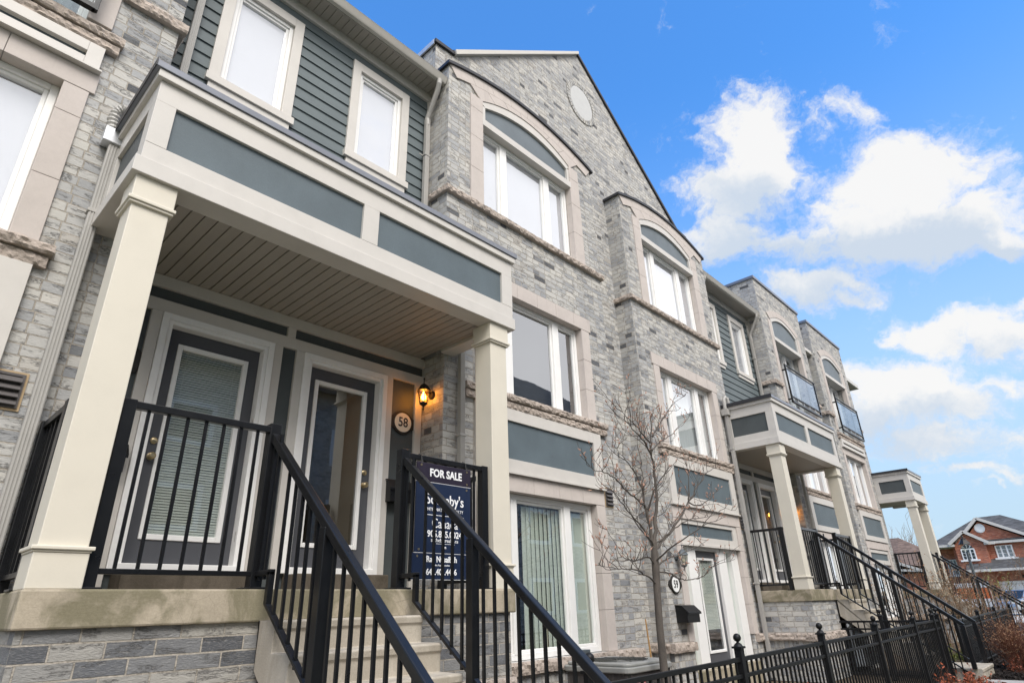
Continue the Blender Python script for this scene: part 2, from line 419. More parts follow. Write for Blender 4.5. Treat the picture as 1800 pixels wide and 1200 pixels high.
FONT_CACHE = {}
def text_mesh(mb_name, s, size, origin, mat, parent, align='CENTER', bold=0., xs=1., extr=.0015, axis='y', spacing=1.0):
    cu = bpy.data.curves.new(mb_name, 'FONT'); cu.body = s; cu.size = size; cu.align_x = align; cu.align_y = 'CENTER'
    cu.extrude = extr; cu.offset = bold; cu.resolution_u = 3; cu.space_character = spacing
    t = bpy.data.objects.new('tmp', cu); COL.objects.link(t)
    dg = bpy.context.evaluated_depsgraph_get(); dg.update()
    me = bpy.data.meshes.new_from_object(t.evaluated_get(dg)); bpy.data.objects.remove(t); bpy.data.curves.remove(cu)
    me.name = mb_name; r = root_loc(parent)
    for v in me.vertices:
        x, y, z = v.co
        v.co = (origin[0] + x * xs - r[0], origin[1] - z - r[1], origin[2] + y - r[2])
    me.materials.clear(); me.materials.append(M[mat])
    o = bpy.data.objects.new(mb_name, me); COL.objects.link(o); o.parent = parent
    return o

# ------------------------------------------------------------------ masonry helpers
def wall_face(mb, x0, x1, z0, z1, y, holes=(), depth=.16):
    xs = sorted({x0, x1, *[h[0] for h in holes], *[h[1] for h in holes]})
    zs = sorted({z0, z1, *[h[2] for h in holes], *[h[3] for h in holes]})
    for i in range(len(xs) - 1):
        for j in range(len(zs) - 1):
            cx, cz = (xs[i] + xs[i + 1]) / 2, (zs[j] + zs[j + 1]) / 2
            if any(h[0] < cx < h[1] and h[2] < cz < h[3] for h in holes): continue
            mb.quad((xs[i], y, zs[j]), (xs[i + 1], y, zs[j]), (xs[i + 1], y, zs[j + 1]), (xs[i], y, zs[j + 1]))
    for hl in holes:
        a, b, c, d = hl[:4]; e = y + depth
        mb.quad((a, y, c), (a, e, c), (a, e, d), (a, y, d)); mb.quad((b, y, c), (b, y, d), (b, e, d), (b, e, c))
        mb.quad((a, y, c), (b, y, c), (b, e, c), (a, e, c))
        if len(hl) == 4: mb.quad((a, y, d), (a, e, d), (b, e, d), (b, y, d))
    return mb

def rock(mb, p0, p1, z0, z1, out, depth, rough=.02, seed=0, fq=1.0):
    """a course of rock-faced stone along p0-p1 (plan), its broken face towards out"""
    L = math.hypot(p1[0] - p0[0], p1[1] - p0[1]); n = max(2, int(L / .022))
    rows = [(0, z1, 0), (depth * .92, z1, .3), (depth, z1 - (z1 - z0) * .22, 1), (depth, z1 - (z1 - z0) * .5, 1), (depth, z1 - (z1 - z0) * .78, 1), (depth * .86, z0, .3), (0, z0, 0)]
    vs = []
    for i in range(n + 1):
        t = i / n; x = p0[0] + (p1[0] - p0[0]) * t; y = p0[1] + (p1[1] - p0[1]) * t
        for d, z, k in rows:
            q = Vector((x * 9 + seed, y * 9, z * 13))
            nz = mnoise.noise(q) * .9 + mnoise.noise(q * 2.6) * .9 + mnoise.noise(q * 5.5) * .55
            ek = k * (0.2 if i in (0, n) else 1)
            dd = d + nz * rough * ek; zz = z + (mnoise.noise(q * 1.7 + Vector((7, 3, 1))) * .008 if k == .3 else 0)
            vs.append((x + out[0] * dd, y + out[1] * dd, zz))
    m = len(rows); fs = []
    for i in range(n):
        for j in range(m - 1): fs.append((i * m + j, i * m + j + 1, (i + 1) * m + j + 1, (i + 1) * m + j))
    fs += [tuple(range(m - 1, -1, -1)), tuple(range(n * m, n * m + m))]
    return mb.add(vs, fs)

def rock_row(mb, x0, x1, z0, z1, y, depth, joints=3, seed=0):
    """several stones end to end along the facade"""
    w = (x1 - x0) / joints
    for k in range(joints):
        rock(mb, (x0 + k * w + .003, y), (x0 + (k + 1) * w - .003, y), z0, z1, (0, -1), depth + ((k * 7 + seed) % 3) * .004, seed=seed + k * 5.3)
    return mb

def double_sill(parent, x0, x1, ztop, y, seed=0):
    mb = MB(); rock_row(mb, x0, x1, ztop - .085, ztop, y, .085, 4, seed); rock_row(mb, x0 + .02, x1 - .02, ztop - .19, ztop - .098, y, .055, 3, seed + 2)
    mb.box(x0 + .03, x1 - .03, y - .035, y, ztop - .1, ztop - .083)
    return mb.build('stone_sill', 'rock', parent, smooth=False)

def stones_row(mb, x0, x1, z0, z1, y0, y1, n, gap=.004):
    w = (x1 - x0) / n
    for k in range(n): mb.box(x0 + k * w + gap / 2, x0 + (k + 1) * w - gap / 2, y0, y1, z0, z1)

def stones_col(mb, x0, x1, zs, y0, y1, gap=.004):
    for a, b in zip(zs[:-1], zs[1:]): mb.box(x0, x1, y0, y1, min(a, b) + gap / 2, max(a, b) - gap / 2)

def arch_band(mb, cx, f_out, f_in, h0, h1, y0, y1, n, gap=.004):
    """n stones between two arcs; h0/h1 half-widths of inner and outer ends"""
    for k in range(n):
        a0, a1 = -1 + 2 * k / n, -1 + 2 * (k + 1) / n
        g = gap / (2 * h1)
        poly = []; sub = 5
        for i in range(sub + 1):
            t = a0 + g + (a1 - a0 - 2 * g) * i / sub; poly.append((cx + t * h1, f_out(t * h1)))
        for i in range(sub, -1, -1):
            t = a0 + g + (a1 - a0 - 2 * g) * i / sub; poly.append((cx + t * h0, f_in(t * h0)))
        mb.prism(poly, y0, y1)
    return mb

def parab(crown, sag, half): return lambda x: crown - sag * (x / half) ** 2

def room_box(x0, x1, y0, y1, z0, z1, mat, o):
    r = MB(); r.quad((x0, y1, z0), (x1, y1, z0), (x1, y1, z1), (x0, y1, z1)); r.quad((x0, y0, z0), (x0, y1, z0), (x0, y1, z1), (x0, y0, z1)); r.quad((x1, y0, z0), (x1, y1, z0), (x1, y1, z1), (x1, y0, z1))
    r.quad((x0, y0, z0), (x1, y0, z0), (x1, y1, z0), (x0, y1, z0)); r.quad((x0, y0, z1), (x1, y0, z1), (x1, y1, z1), (x0, y1, z1))
    return r.build('room_backing', mat, o, fix=False)

def window(parent, x0, x1, z0, z1, y, mulls=(), blind='blind', name='window', fw=.055, drop=None, gap=0, label=None, room='interior', deep=.9):
    """white vinyl window unit recessed at y: frame, panes, blind behind and the dim room"""
    mb = MB(); mb.ringbox(x0, x1, z0, z1, fw, y, y + .08)
    edges = [x0 + fw] + [e for m in mulls for e in m] + [x1 - fw]
    for a, b in mulls: mb.box(a, b, y - .006, y + .08, z0 + fw - .01, z1 - fw + .01)
    for a, b in zip(edges[0::2], edges[1::2]):      # sash rails set back a little
        mb.ringbox(a, b, z0 + fw, z1 - fw, .035, y + .022, y + .07)
    o = mb.build(name, 'vinyl', parent, .006)
    if label: o['label'] = label
    p = MB()
    for a, b in zip(edges[0::2], edges[1::2]):
        p.quad((a + .03, y + .048, z0 + fw + .03), (b - .03, y + .048, z0 + fw + .03), (b - .03, y + .048, z1 - fw - .03), (a + .03, y + .048, z1 - fw - .03))
    p.build('pane', 'pane', o, fix=False)
    zb = z0 if drop is None else z1 - (z1 - z0) * drop
    if blind in ('blind',):
        b = MB(); b.box(x0 + .03, x1 - .03, y + .082, y + .085, zb + .02, z1 - .03); b.build('blind', 'blind', o)
    elif blind == 'vertical':
        b = MB(); k = x0 + .02; i = 0
        while k < x1 - .09:
            jit = math.sin(i * 12.9) * .006
            if not (gap and abs(k - (x0 + gap)) < .05):
                b.add([(k, y + .095 + jit, zb + .03), (k + .1, y + .109 - jit, zb + .03), (k + .1, y + .109 - jit, z1 - .12), (k, y + .095 + jit, z1 - .12)], [(0, 1, 2, 3)])
            k += .087; i += 1
        b.build('vertical_blind', 'vblind', o, fix=False)
    elif blind in ('sheer', 'white_sheer'):
        b = MB(); n = int((x1 - x0) / .035)
        for i in range(n):
            xa, xb = x0 + (x1 - x0) * i / n, x0 + (x1 - x0) * (i + 1) / n
            ya, yb = (y + .16 + .022 * math.sin(i * 1.3) + .012 * math.sin(i * .41), y + .16 + .022 * math.sin((i + 1) * 1.3) + .012 * math.sin((i + 1) * .41))
            b.quad((xa, ya, zb), (xb, yb, zb), (xb, yb, z1), (xa, ya, z1))
        b.build('curtain', blind, o, smooth=True)
    room_box(x0 + .002, x1 - .002, y + .082, y + deep, z0 + .002, z1 - .002, room, o)
    return o

def trim_panel(parent, x0, x1, z0, z1, ix0, ix1, iz0, iz1, y, inset=.035, mat='panel', yb=None):
    """beige board frame round a recessed stucco panel"""
    yb = y + .06 if yb is None else yb
    mb = MB()
    mb.box(x0, ix0, y, yb, z0, z1); mb.box(ix1, x1, y, yb, z0, z1)
    mb.box(ix0 + .0005, ix1 - .0005, y, yb, iz1, z1); mb.box(ix0 + .0005, ix1 - .0005, y, yb, z0, iz0)
    o = mb.build('panel_frame', 'trim', parent, .003)
    p = MB(); p.box(ix0 - .01, ix1 + .01, y + inset, y + inset + .02, iz0 - .01, iz1 + .01); p.build('panel', mat, o)
    return o

def lantern(label, at, out, lit=True, mat='bronze', group='wall lanterns beside the doors'):
    """coach lantern on a wall: at = centre of the back plate, out = (dx,dy) away from the wall"""
    t = thing('wall_lantern', label, 'lantern', at, group)
    ox, oy = out; x, y, z = at
    sx, sy = -oy, ox
    pl = MB(); 
    pl.tube([(x, y, z), (x + ox * .012, y + oy * .012, z), (x + ox * .03, y + oy * .03, z)], [.055, .055, .04], 14); pl.build('back_plate', mat, t, smooth=True)
    a = MB(); d = .135
    a.tube([(x + ox * .02, y + oy * .02, z + .01), (x + ox * .07, y + oy * .07, z + .05), (x + ox * d, y + oy * d, z + .075), (x + ox * d, y + oy * d, z + .055)], .011, 8)
    a.build('arm', mat, t, smooth=True)
    c = (x + ox * d, y + oy * d, z)
    h = MB(); h.lathe([(.005, .20), (.012, .185), (.006, .17), (.006, .13), (.018, .12), (.045, .10), (.072, .06), (.088, .035), (.092, .028), (.07, .026)], c, 6)
    h.build('hood', mat, t)
    cg = MB()
    for k in range(6):
        an = PI / 3 * k
        p = (c[0] + .072 * math.cos(an), c[1] + .072 * math.sin(an), c[2] + .03); q = (c[0] + .046 * math.cos(an), c[1] + .046 * math.sin(an), c[2] - .13)
        cg.tube([p, q], .0045, 5)
    cg.lathe([(.05, -.125), (.05, -.135), (.035, -.15), (.012, -.165), (.006, -.19), (.011, -.2), (.004, -.225)], c, 10)
    cg.build('cage', mat, t)
    gp = MB(); 
    vs = [(c[0] + r * math.cos(PI / 3 * k), c[1] + r * math.sin(PI / 3 * k), c[2] + hh) for hh, r in ((.03, .069), (-.13, .043)) for k in range(6)]
    gp.add(vs, [(k, (k + 1) % 6, 6 + (k + 1) % 6, 6 + k) for k in range(6)]); gp.build('lantern_pane', 'amberglass' if lit else 'lampglass', t, fix=False)
    b = MB(); b.lathe([(.008, .02), (.012, 0), (.026, -.03), (.03, -.055), (.022, -.08), (.004, -.09)], c, 12); b.build('bulb', 'bulb' if lit else 'ivory', t, smooth=True)
    if lit:
        g = bpy.data.lights.new('lantern_light', 'POINT'); g.energy = 2.4; g.color = (1, .50, .14); g.shadow_soft_size = .05
        lo = bpy.data.objects.new('lantern_light', g); COL.objects.link(lo); lo.parent = t; lo.location = (ox * d, oy * d, -.02 - .0)
    return t

def plaque(label, num, c, w=.42, h=.27, face='ivory', group='oval house number plaques'):
    """black oval plaque with pointed ears; c = centre on the wall face"""
    t = thing('house_plaque', label, 'house number', c, group)
    x, y, z = c; rx, rz = w * .335, h * .5
    bk = MB(); P = []
    for k in range(40):
        a = 2 * PI * k / 40; P.append((x + rx * math.cos(a), z + rz * math.sin(a)))
    bk.prism(P, y - .022, y - .002)
    for s in (-1, 1):
        e = [(x + s * rx * .8, z + rz * .62), (x + s * rx * 1.15, z + rz * .42), (x + s * w * .44, z + rz * .30), (x + s * w * .5, z), (x + s * w * .44, z - rz * .30), (x + s * rx * 1.15, z - rz * .42), (x + s * rx * .8, z - rz * .62)]
        bk.prism(e, y - .018, y - .003)
    bk.build('back_board', 'bronze', t, .004)
    fc = MB(); fc.prism([(x + rx * .80 * math.cos(2 * PI * k / 40), z + rz * .80 * math.sin(2 * PI * k / 40)) for k in range(40)], y - .027, y - .021)
    o = fc.build('number_face', face, t)
    if num: text_mesh('number', num, h * .56, (x, y - .029, z - .002), 'ink', o, bold=.002, xs=.88)
    return t

def mailbox(label, c, w=.36, h=.26, d=.16, group='black wall mailboxes'):
    """c = centre of its back on the wall"""
    t = thing('mailbox', label, 'mailbox', c, group); x, y, z = c
    b = MB(); b.prism([(y - d, z - h / 2), (y, z - h / 2), (y, z + h / 2), (y - d * .55, z + h * .44), (y - d * 1.0, z + h * .12)], x - w / 2, x + w / 2, 'x'); b.build('box', 'black', t, .006)
    l = MB(); l.prism([(y - .0, z + h / 2 + .012), (y - .0, z + h / 2 + .002), (y - d * .57, z + h * .45), (y - d * 1.12, z + h * .08), (y - d * 1.12, z - h * .02), (y - d * 1.15, z - h * .02), (y - d * 1.15, z + h * .10), (y - d * .6, z + h * .5)], x - w / 2 - .012, x + w / 2 + .012, 'x'); l.build('lid', 'black', t, .004)
    return t

def downspout(parent, x, y, zt, zb, kick=None, w=.075, d=.06, mat='pipe', straps=()):
    """ribbed rectangular pipe; kick = upper points leading in"""
    mb = MB(); 
    n = 4
    mb.box(x - w / 2, x + w / 2, y - d / 2, y + d / 2, zb, zt)
    for k in range(n): 
        xx = x - w / 2 + w * (k + .5) / n; mb.box(xx - w * .06, xx + w * .06, y - d / 2 - .005, y - d / 2, zb, zt)
    for s in straps:
        mb.box(x - w / 2 - .012, x + w / 2 + .012, y - d / 2 - .009, y + d / 2 + .02, s, s + .03); mb.box(x - w / 2 - .07, x - w / 2 - .01, y + d / 2 - .005, y + d / 2 + .005, s + .006, s + .024)
    if kick: mb.tube(kick, .040, 10)
    return mb.build('downspout', mat, parent, .008)

def louvre_vent(parent, x0, x1, z0, z1, y, n=4):
    mb = MB(); mb.ringbox(x0 - .015, x1 + .015, z0 - .015, z1 + .015, .018, y - .02, y + .01)
    mb.box(x0, x1, y - .004, y + .004, z0, z1)
    p = (z1 - z0) / n
    for k in range(n):
        zz = z0 + k * p; mb.add([(x0, y - .045, zz + .006), (x1, y - .045, zz + .006), (x1, y - .008, zz + p), (x0, y - .008, zz + p), (x0, y - .04, zz), (x1, y - .04, zz), (x1, y - .003, zz + p - .006), (x0, y - .003, zz + p - .006)],
                               [(0, 1, 2, 3), (7, 6, 5, 4), (0, 4, 5, 1), (1, 5, 6, 2), (2, 6, 7, 3), (3, 7, 4, 0)])
    v = mb.build('louvre_vent', 'taupe', parent)
    s = MB(); s.ringbox(x0 - .032, x1 + .032, z0 - .032, z1 + .032, .017, y - .010, y + .0); s.build('sealant_bead', 'sealant', v)
    return v

def base_course(parent, x0, x1, y, skip=(), left=None, right=None, seed=0):
    """rock-faced plinth course with upright bricks below; left/right = y to which the course returns"""
    segs = []
    a = x0
    for s0, s1 in sorted(skip): segs.append((a, s0)); a = s1
    segs.append((a, x1))
    for a, b in segs:
        mb = MB(); so = MB()
        rock_row(mb, a - (.08 if a == x0 and left else 0), b + (.08 if b == x1 and right else 0), -.69, -.56, y, .085, max(1, int((b - a) / .7)), seed)
        so.box(a, b, y - .018, y + .05, -.96, -.69)
        if left and a == x0: rock(mb, (x0, y), (x0, left), -.69, -.56, (-1, 0), .085, seed=seed + 3); so.box(x0 - .018, x0 + .03, y - .0175, left, -.9595, -.6905)
        if right and b == x1: rock(mb, (x1, y), (x1, right), -.69, -.56, (1, 0), .085, seed=seed + 4); so.box(x1 - .03, x1 + .018, y - .0175, right, -.9595, -.6905)
        mb.build('plinth_course', 'rock', parent); so.build('soldier_course', 'soldier', parent)

# ------------------------------------------------------------------ the row of houses
def arched_bay(t, x0, x1, back, ground_floor):
    """projecting brick bay of the gabled house: arched top, three-light windows"""
    c = (x0 + x1) / 2; h = (x1 - x0) / 2
    ro = parab(8.17, .30, 1.83); ri = parab(7.99, .30, 1.69); to = parab(7.895, .32, 1.16); pa = parab(7.735, .225, 1.05)
    wl = MB()
    holes = [(c - 1.14, c + 1.14, 5.49, 7.4, 0), (c - 1.125, c + 1.125, 2.62, 4.225)]
    if ground_floor == 'window': holes.append((c - 1.145, c + 1.145, -.56, 1.40))
    else: holes.append((c - 1.165, c + 1.165, GND, 1.40))
    wall_face(wl, x0, x1, GND, 7.4, B, holes, .2)
    n = 24                                                    # brick up to the curve
    for k in range(n):
        a, b = -h + 2 * h * k / n, -h + 2 * h * (k + 1) / n
        def lo(x): return 7.4 if abs(x) > 1.15 else max(7.4, pa(x) + .02)
        wl.quad((c + a, B, lo(a)), (c + b, B, lo(b)), (c + b, B, ro(b)), (c + a, B, ro(a)))
        wl.quad((c + a, B, ro(a)), (c + b, B, ro(b)), (c + b, back, ro(b)), (c + a, back, ro(a)))
    zt = ro(h)
    for xx in (x0, x1): wl.quad((xx, B, GND), (xx, back, GND), (xx, back, zt), (xx, B, zt))
    wl.build('bay_wall', 'brick', t)
    st = MB()
    arch_band(st, c, ro, ri, 1.69, 1.83, B - .022, B + .05, 8)
    arch_band(st, c, lambda x: ri(x) - .004, lambda x: to(x) + .003, 1.16, 1.40, B - .024, B + .05, 7)
    for s in (-1, 1):
        a, b = sorted((c + s * 1.125, c + s * 1.39))
        stones_col(st, a, b, [5.505, 6.13, 6.75, 7.33, 7.60], B - .026, B + .1)
    st.build('arch_surround', 'precast', t, .004)
    cp = MB(); n = 28
    P = [(c - h - .05 + (2 * h + .1) * k / n) for k in range(n + 1)]
    poly = [(x, ro(x - c) + .055) for x in P] + [(x, ro(x - c) - .002) for x in reversed(P)]
    cp.prism(poly, B - .055, back + .02); cp.build('arch_coping', 'capdark', t)
    fr = MB(); n = 16
    for k in range(n):                                        # curved board round the panel
        a, b = -1 + 2 * k / n, -1 + 2 * (k + 1) / n
        fr.prism([(c + a * 1.16, to(a * 1.16)), (c + b * 1.16, to(b * 1.16)), (c + b * 1.06, pa(b * 1.06)), (c + a * 1.06, pa(a * 1.06))], B - .012, B + .09)
    for s in (-1, 1):
        a, b = sorted((c + s * 1.06, c + s * 1.16)); fr.box(a, b, B - .011, B + .09, 7.22, 7.51)
    fr.box(c - 1.14, c + 1.14, B - .03, B + .12, 7.10, 7.225)
    o = fr.build('arched_frame', 'trim', t)
    pn = MB(); pn.prism([(c - 1.07, 7.2)] + [(c + 1.07 * (-1 + 2 * k / 20), pa(1.07 * (-1 + 2 * k / 20)) + .01) for k in range(21)] + [(c + 1.07, 7.2)], B + .03, B + .05); pn.build('arched_panel', 'archpanel', o)
    m3 = [(c - .625, c - .475), (c + .475, c + .625)]
    window(t, c - 1.122, c + 1.122, 5.508, 7.098, B + .10, m3, 'blind', deep=.235)
    be = MB(); rock_row(be, x0 - .05, x1 + .05, 5.41, 5.505, B, .062, 5, x0)
    rock(be, (x0, B), (x0, back), 5.41, 5.505, (-1, 0), .055, seed=3); rock(be, (x1, B), (x1, back), 5.41, 5.505, (1, 0), .055, seed=4)
    be.build('stone_belt', 'rock', t)
    lt = MB(); stones_row(lt, c - 1.36, c + 1.36, 4.2, 4.435, B - .024, B + .13, 6)
    for s in (-1, 1):
        a, b = sorted((c + s * 1.10, c + s * 1.31)); stones_col(lt, a, b, [2.635, 3.15, 3.66, 4.197], B - .022, B + .13)
    lt.build('window_surround', 'precast', t, .004)
    window(t, c - 1.096, c + 1.096, 2.637, 4.196, B + .10, m3, None if ground_floor == 'window' else 'white_sheer', drop=1.0, deep=.235)
    double_sill(t, c - 1.53, c + 1.53, 2.635, B, seed=x0)
    trim_panel(t, c - 1.33, c + 1.33, 1.60, 2.44, c - 1.13, c + 1.13, 1.765, 2.275, B - .05, .028)
    lg = MB(); lg.box(c - 1.35, c + 1.35, B - .07, B + .02, 1.575, 1.5995); lg.build('flashing_ledge', 'trim', t)
    st = MB(); stones_row(st, c - 1.335, c + 1.335, 1.36, 1.572, B - .024, B + .13, 5)
    for s in (-1, 1):
        a, b = sorted((c + s * (1.12 if ground_floor == 'window' else 1.14), c + s * 1.335)); stones_col(st, a, b, [-.56, -.05, .42, .90, 1.357], B - .022, B + .13)
    st.build('window_surround', 'precast', t, .004)
    if ground_floor == 'window':
        window(t, c - 1.116, c + 1.116, -.556, 1.356, B + .09, [(c - .61, c - .50), (c + .475, c + .61)], 'vertical', gap=.75, fw=.07, deep=.24)
        base_course(t, x0, x1, B, left=back, right=back, seed=x0)
    else:
        trim_panel(t, c - 1.14, c + 1.14, .95, 1.36, c - 1.05, c + .98, 1.08, 1.285, B + .0, .03, 'panel', B + .1)
        lg = MB(); lg.box(c - 1.16, c + 1.14, B - .03, B + .02, .915, .95); lg.build('door_head_ledge', 'trim', t)
        base_course(t, x0, x1, B, skip=[(c - 1.2, c + 1.2)], left=back, right=back, seed=x0)

def entry_door(parent, x0, x1, z0, z1, y, blind, glass=(.115, .115, .20, .145), knob_side=1, casing=.10, label=None, deep=.10):
    """charcoal door with a long glazed light, white casing; y = wall face"""
    cs = MB(); cs.ringbox(x0 - casing, x1 + casing, z0 - .06, z1 + casing, casing * .62, y - .035, y + .02, wb=0)
    cs.ringbox(x0 - casing * .38, x1 + casing * .38, z0 - .06, z1 + casing * .38, casing * .38, y - .022, y + deep, wb=0)
    cs.box(x0 - casing * .4, x1 + casing * .4, y - .05, y + deep + .02, z0 - .07, z0 - .005)
    cs.build('door_casing', 'casing', parent, .005)
    gx0, gx1, gz0, gz1 = x0 + glass[0], x1 - glass[1], z0 + glass[2], z1 - glass[3]
    yd = y + deep - .02
    d = MB(); d.box(x0, gx0, yd, yd + .045, z0, z1); d.box(gx1, x1, yd, yd + .045, z0, z1)
    d.box(gx0, gx1, yd, yd + .045, z0, gz0); d.box(gx0, gx1, yd, yd + .045, gz1, z1)
    o = d.build('door', 'door', parent)
    if label: o['label'] = label
    f = MB(); f.ringbox(gx0 - .01, gx1 + .01, gz0 - .01, gz1 + .01, .045, yd - .014, yd + .03); f.build('glass_frame', 'casing', o, .006)
    p = MB(); p.quad((gx0, yd + .018, gz0), (gx1, yd + .018, gz0), (gx1, yd + .018, gz1), (gx0, yd + .018, gz1)); p.build('pane', 'doorpane', o, fix=False)
    if blind:
        b = MB(); z = gz1 - .03; i = 0; zb = gz0 + (gz1 - gz0) * blind
        while z > zb:
            t = .008 + .002 * math.sin(i * 3.1)
            b.add([(gx0 + .02, yd + .034, z), (gx1 - .02, yd + .034, z + .001 * math.sin(i)), (gx1 - .02, yd + .034 + t, z + .021), (gx0 + .02, yd + .034 + t, z + .021)], [(0, 1, 2, 3)])
            z -= .0235; i += 1
        for xx in (gx0 + .1, gx1 - .1): b.box(xx - .0015, xx + .0015, yd + .030, yd + .032, zb, gz1)
        b.box(gx0 + .02, gx1 - .02, yd + .03, yd + .05, zb - .02, zb); b.build('venetian_blind', 'slat', o, fix=False)
    room_box(gx0 - .03, gx1 + .03, yd + .046, yd + 1.3, gz0 - .05, gz1 + .05, 'interior' if blind else 'roomwall', o)
    xk = x1 - .07 if knob_side > 0 else x0 + .07
    k = MB(); k.lathe([(.032, 0), (.032, -.008), (.012, -.012), (.012, -.035), (.028, -.045), (.030, -.058), (.018, -.068)], (xk, yd, z0 + .87), 14, 'y'); k.build('knob', 'brass', o, smooth=True)
    k = MB(); k.lathe([(.030, 0), (.030, -.010), (.022, -.016), (.004, -.017)], (xk, yd, z0 + 1.01), 14, 'y'); k.build('deadbolt', 'brass', o, smooth=True)
    for zz in (z0 + .2, z0 + 1.25):
        hh = MB(); hx = x0 - .012 if knob_side > 0 else x1 + .012; hh.box(hx - .012, hx + .012, y + .02, y + .03, zz, zz + .09); hh.build('hinge', 'brass', o)
    return o

def siding_house(x0, x1, ox, label, door_plan=True, lit=True, windows=True, back=11.5):
    """lap-sided house front recessed between the brick bays; ox shifts the plan along the row"""
    t = thing('townhouse', label, 'townhouse', ((x0 + x1) / 2, S, GND), 'houses of the row')
    bw = MB(); bw.box(x0 - .05, x1 + .05, S + .03, S + .07, 3.6, 7.6)
    for zz in (5.57,): pass
    lap = MB(); z = 3.72; wins = [(1.37 + ox, 2.36 + ox), (3.125 + ox, 4.10 + ox)] if windows else []
    while z < 7.40:
        z2 = min(z + .174, 7.42); segs = [(x0, x1)]
        if z2 > 5.5 and z < 7.2:
            segs = []; a = x0
            for w0, w1 in wins: segs.append((a, w0 + .02)); a = w1 - .02
            segs.append((a, x1))
        for a, b in segs:
            lap.add([(a, S - .004, z), (b, S - .004, z), (b, S + .016, z2 + .012), (a, S + .016, z2 + .012), (a, S + .022, z), (b, S + .022, z)],
                    [(0, 1, 2, 3), (0, 4, 5, 1)])
        z += .174
    lap.build('lap_siding', 'siding', t, fix=False)
    sh = MB()
    holes = [(w0 + .1, w1 - .1, 5.57, 7.1) for w0, w1 in wins]
    wall_face(sh, x0, x1, 3.6, 7.7, S + .024, holes, .12); sh.build('sheathing', 'siding', t)
    for w0, w1 in wins:
        tr = MB(); tr.box(w0, w0 + .125, S - .03, S + .03, 5.57, 7.20); tr.box(w1 - .125, w1, S - .03, S + .03, 5.57, 7.20)
        tr.box(w0 + .1255, w1 - .1255, S - .030, S + .03, 7.06, 7.20)
        tr.box(w0 - .02, w1 + .03, S - .055, S + .03, 5.465, 5.57); tr.box(w0 + .02, w1 - .01, S - .028, S + .03, 5.38, 5.464)
        tr.build('window_trim', 'trim', t, .004)
        window(t, w0 + .1255, w1 - .1255, 5.572, 7.058, S + .012, (), 'blind', fw=.05)
    fz = MB(); fz.box(x0, x1, S - .03, S + .03, 7.36, 7.515); fz.build('frieze_board', 'trim', t, .004)
    cb = MB(); cb.box(x1 - .05, x1 - .003, S - .032, S + .02, 3.9, 7.359); cb.build('corner_board', 'trim', t, .004)
    so = MB(); k = x0 + .01
    while k < x1 - .02:                                       # vented soffit: ribs and slots
        e = min(k + .098, x1 - .01); so.box(k, e, 5.42, S - .03, 7.516, 7.53); k += .106
    so.box(x0, x1, 5.42, S, 7.531, 7.54); so.build('eave_soffit', 'soffit', t)
    gu = MB(); prof = [(5.43, 7.49), (5.43, 7.60), (5.33, 7.60), (5.322, 7.588), (5.330, 7.575), (5.345, 7.545), (5.365, 7.505), (5.375, 7.49)]
    gu.prism(prof, x0 + .0, x1 - .015, 'x'); gu.build('gutter', 'gutter', t)
    fs = MB(); fs.box(x0, x1, 5.4305, 5.452, 7.48, 7.62); fs.build('fascia', 'soffit', t)
    rf = MB(); rf.add([(x0, 5.40, 7.605), (x1, 5.40, 7.605), (x1, back, 11.0), (x0, back, 11.0)], [(0, 1, 2, 3)]); rf.build('roof', 'shingle', t, fix=False)
    if windows:
        xl = x0 + .19
        downspout(t, xl, S - .075, 6.9, 3.93, kick=[(xl, 5.385, 7.50), (xl, 5.39, 7.42), (xl, 5.44, 7.33), (xl, 5.64, 7.02), (xl, S - .075, 6.93), (xl, S - .075, 6.8)], w=.075)
        xd = x1 - .10
        downspout(t, xd, S - .075, 6.9, 3.93, kick=[(xd - .03, 5.385, 7.50), (xd - .03, 5.39, 7.42), (xd - .015, 5.44, 7.33), (xd, 5.64, 7.02), (xd, S - .075, 6.93), (xd, S - .075, 6.8)], w=.07, straps=(6.2,))
    # recessed entrance wall below the porch roof
    if door_plan:
        iw = MB(); x_l, x_r = x0, x1
        d1 = (1.565 + ox, 2.445 + ox); d2 = (2.985 + ox, 3.865 + ox); zd0, zd1 = .425, 2.50
        wall_face(iw, x_l, x_r, GND, 3.6, W + .02, [(d1[0] - .03, d1[1] + .03, .3, zd1 + .03), (d2[0] - .03, d2[1] + .03, .3, zd1 + .03)], .1)
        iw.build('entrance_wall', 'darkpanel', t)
        tb = MB(); tb.box(x_l, x_r, W - .02, W + .02, 2.84, 2.96); tb.box(x_l, x_r, W - .018, W + .02, 2.60, 2.722)
        tb.box(2.67 + ox, 2.76 + ox, W - .019, W + .02, 2.7225, 2.8395)
        for a, b in ((1.37, 1.462), (2.548, 2.64), (2.795, 2.884), (3.966, 4.055), (4.40, 4.50)): tb.box(a + ox, b + ox, W - .018, W + .02, .2, 2.5995)
        tb.build('entrance_trim', 'trim', t, .003)
        a = entry_door(t, *d1, zd0, zd1, W, .03, knob_side=-1, label='door with its blind let down')
        b = entry_door(t, *d2, zd0, zd1, W, None, knob_side=1, label='door with a clear glass light')
        th = MB(); th.box(d1[0] - .05, d1[1] + .09, W - .26, W + .02, .17, .355); th.box(d2[0] - .05, d2[1] + .09, W - .26, W + .02, .17, .355)
        th.build('door_step', 'roughstep', t, .012)
    return t

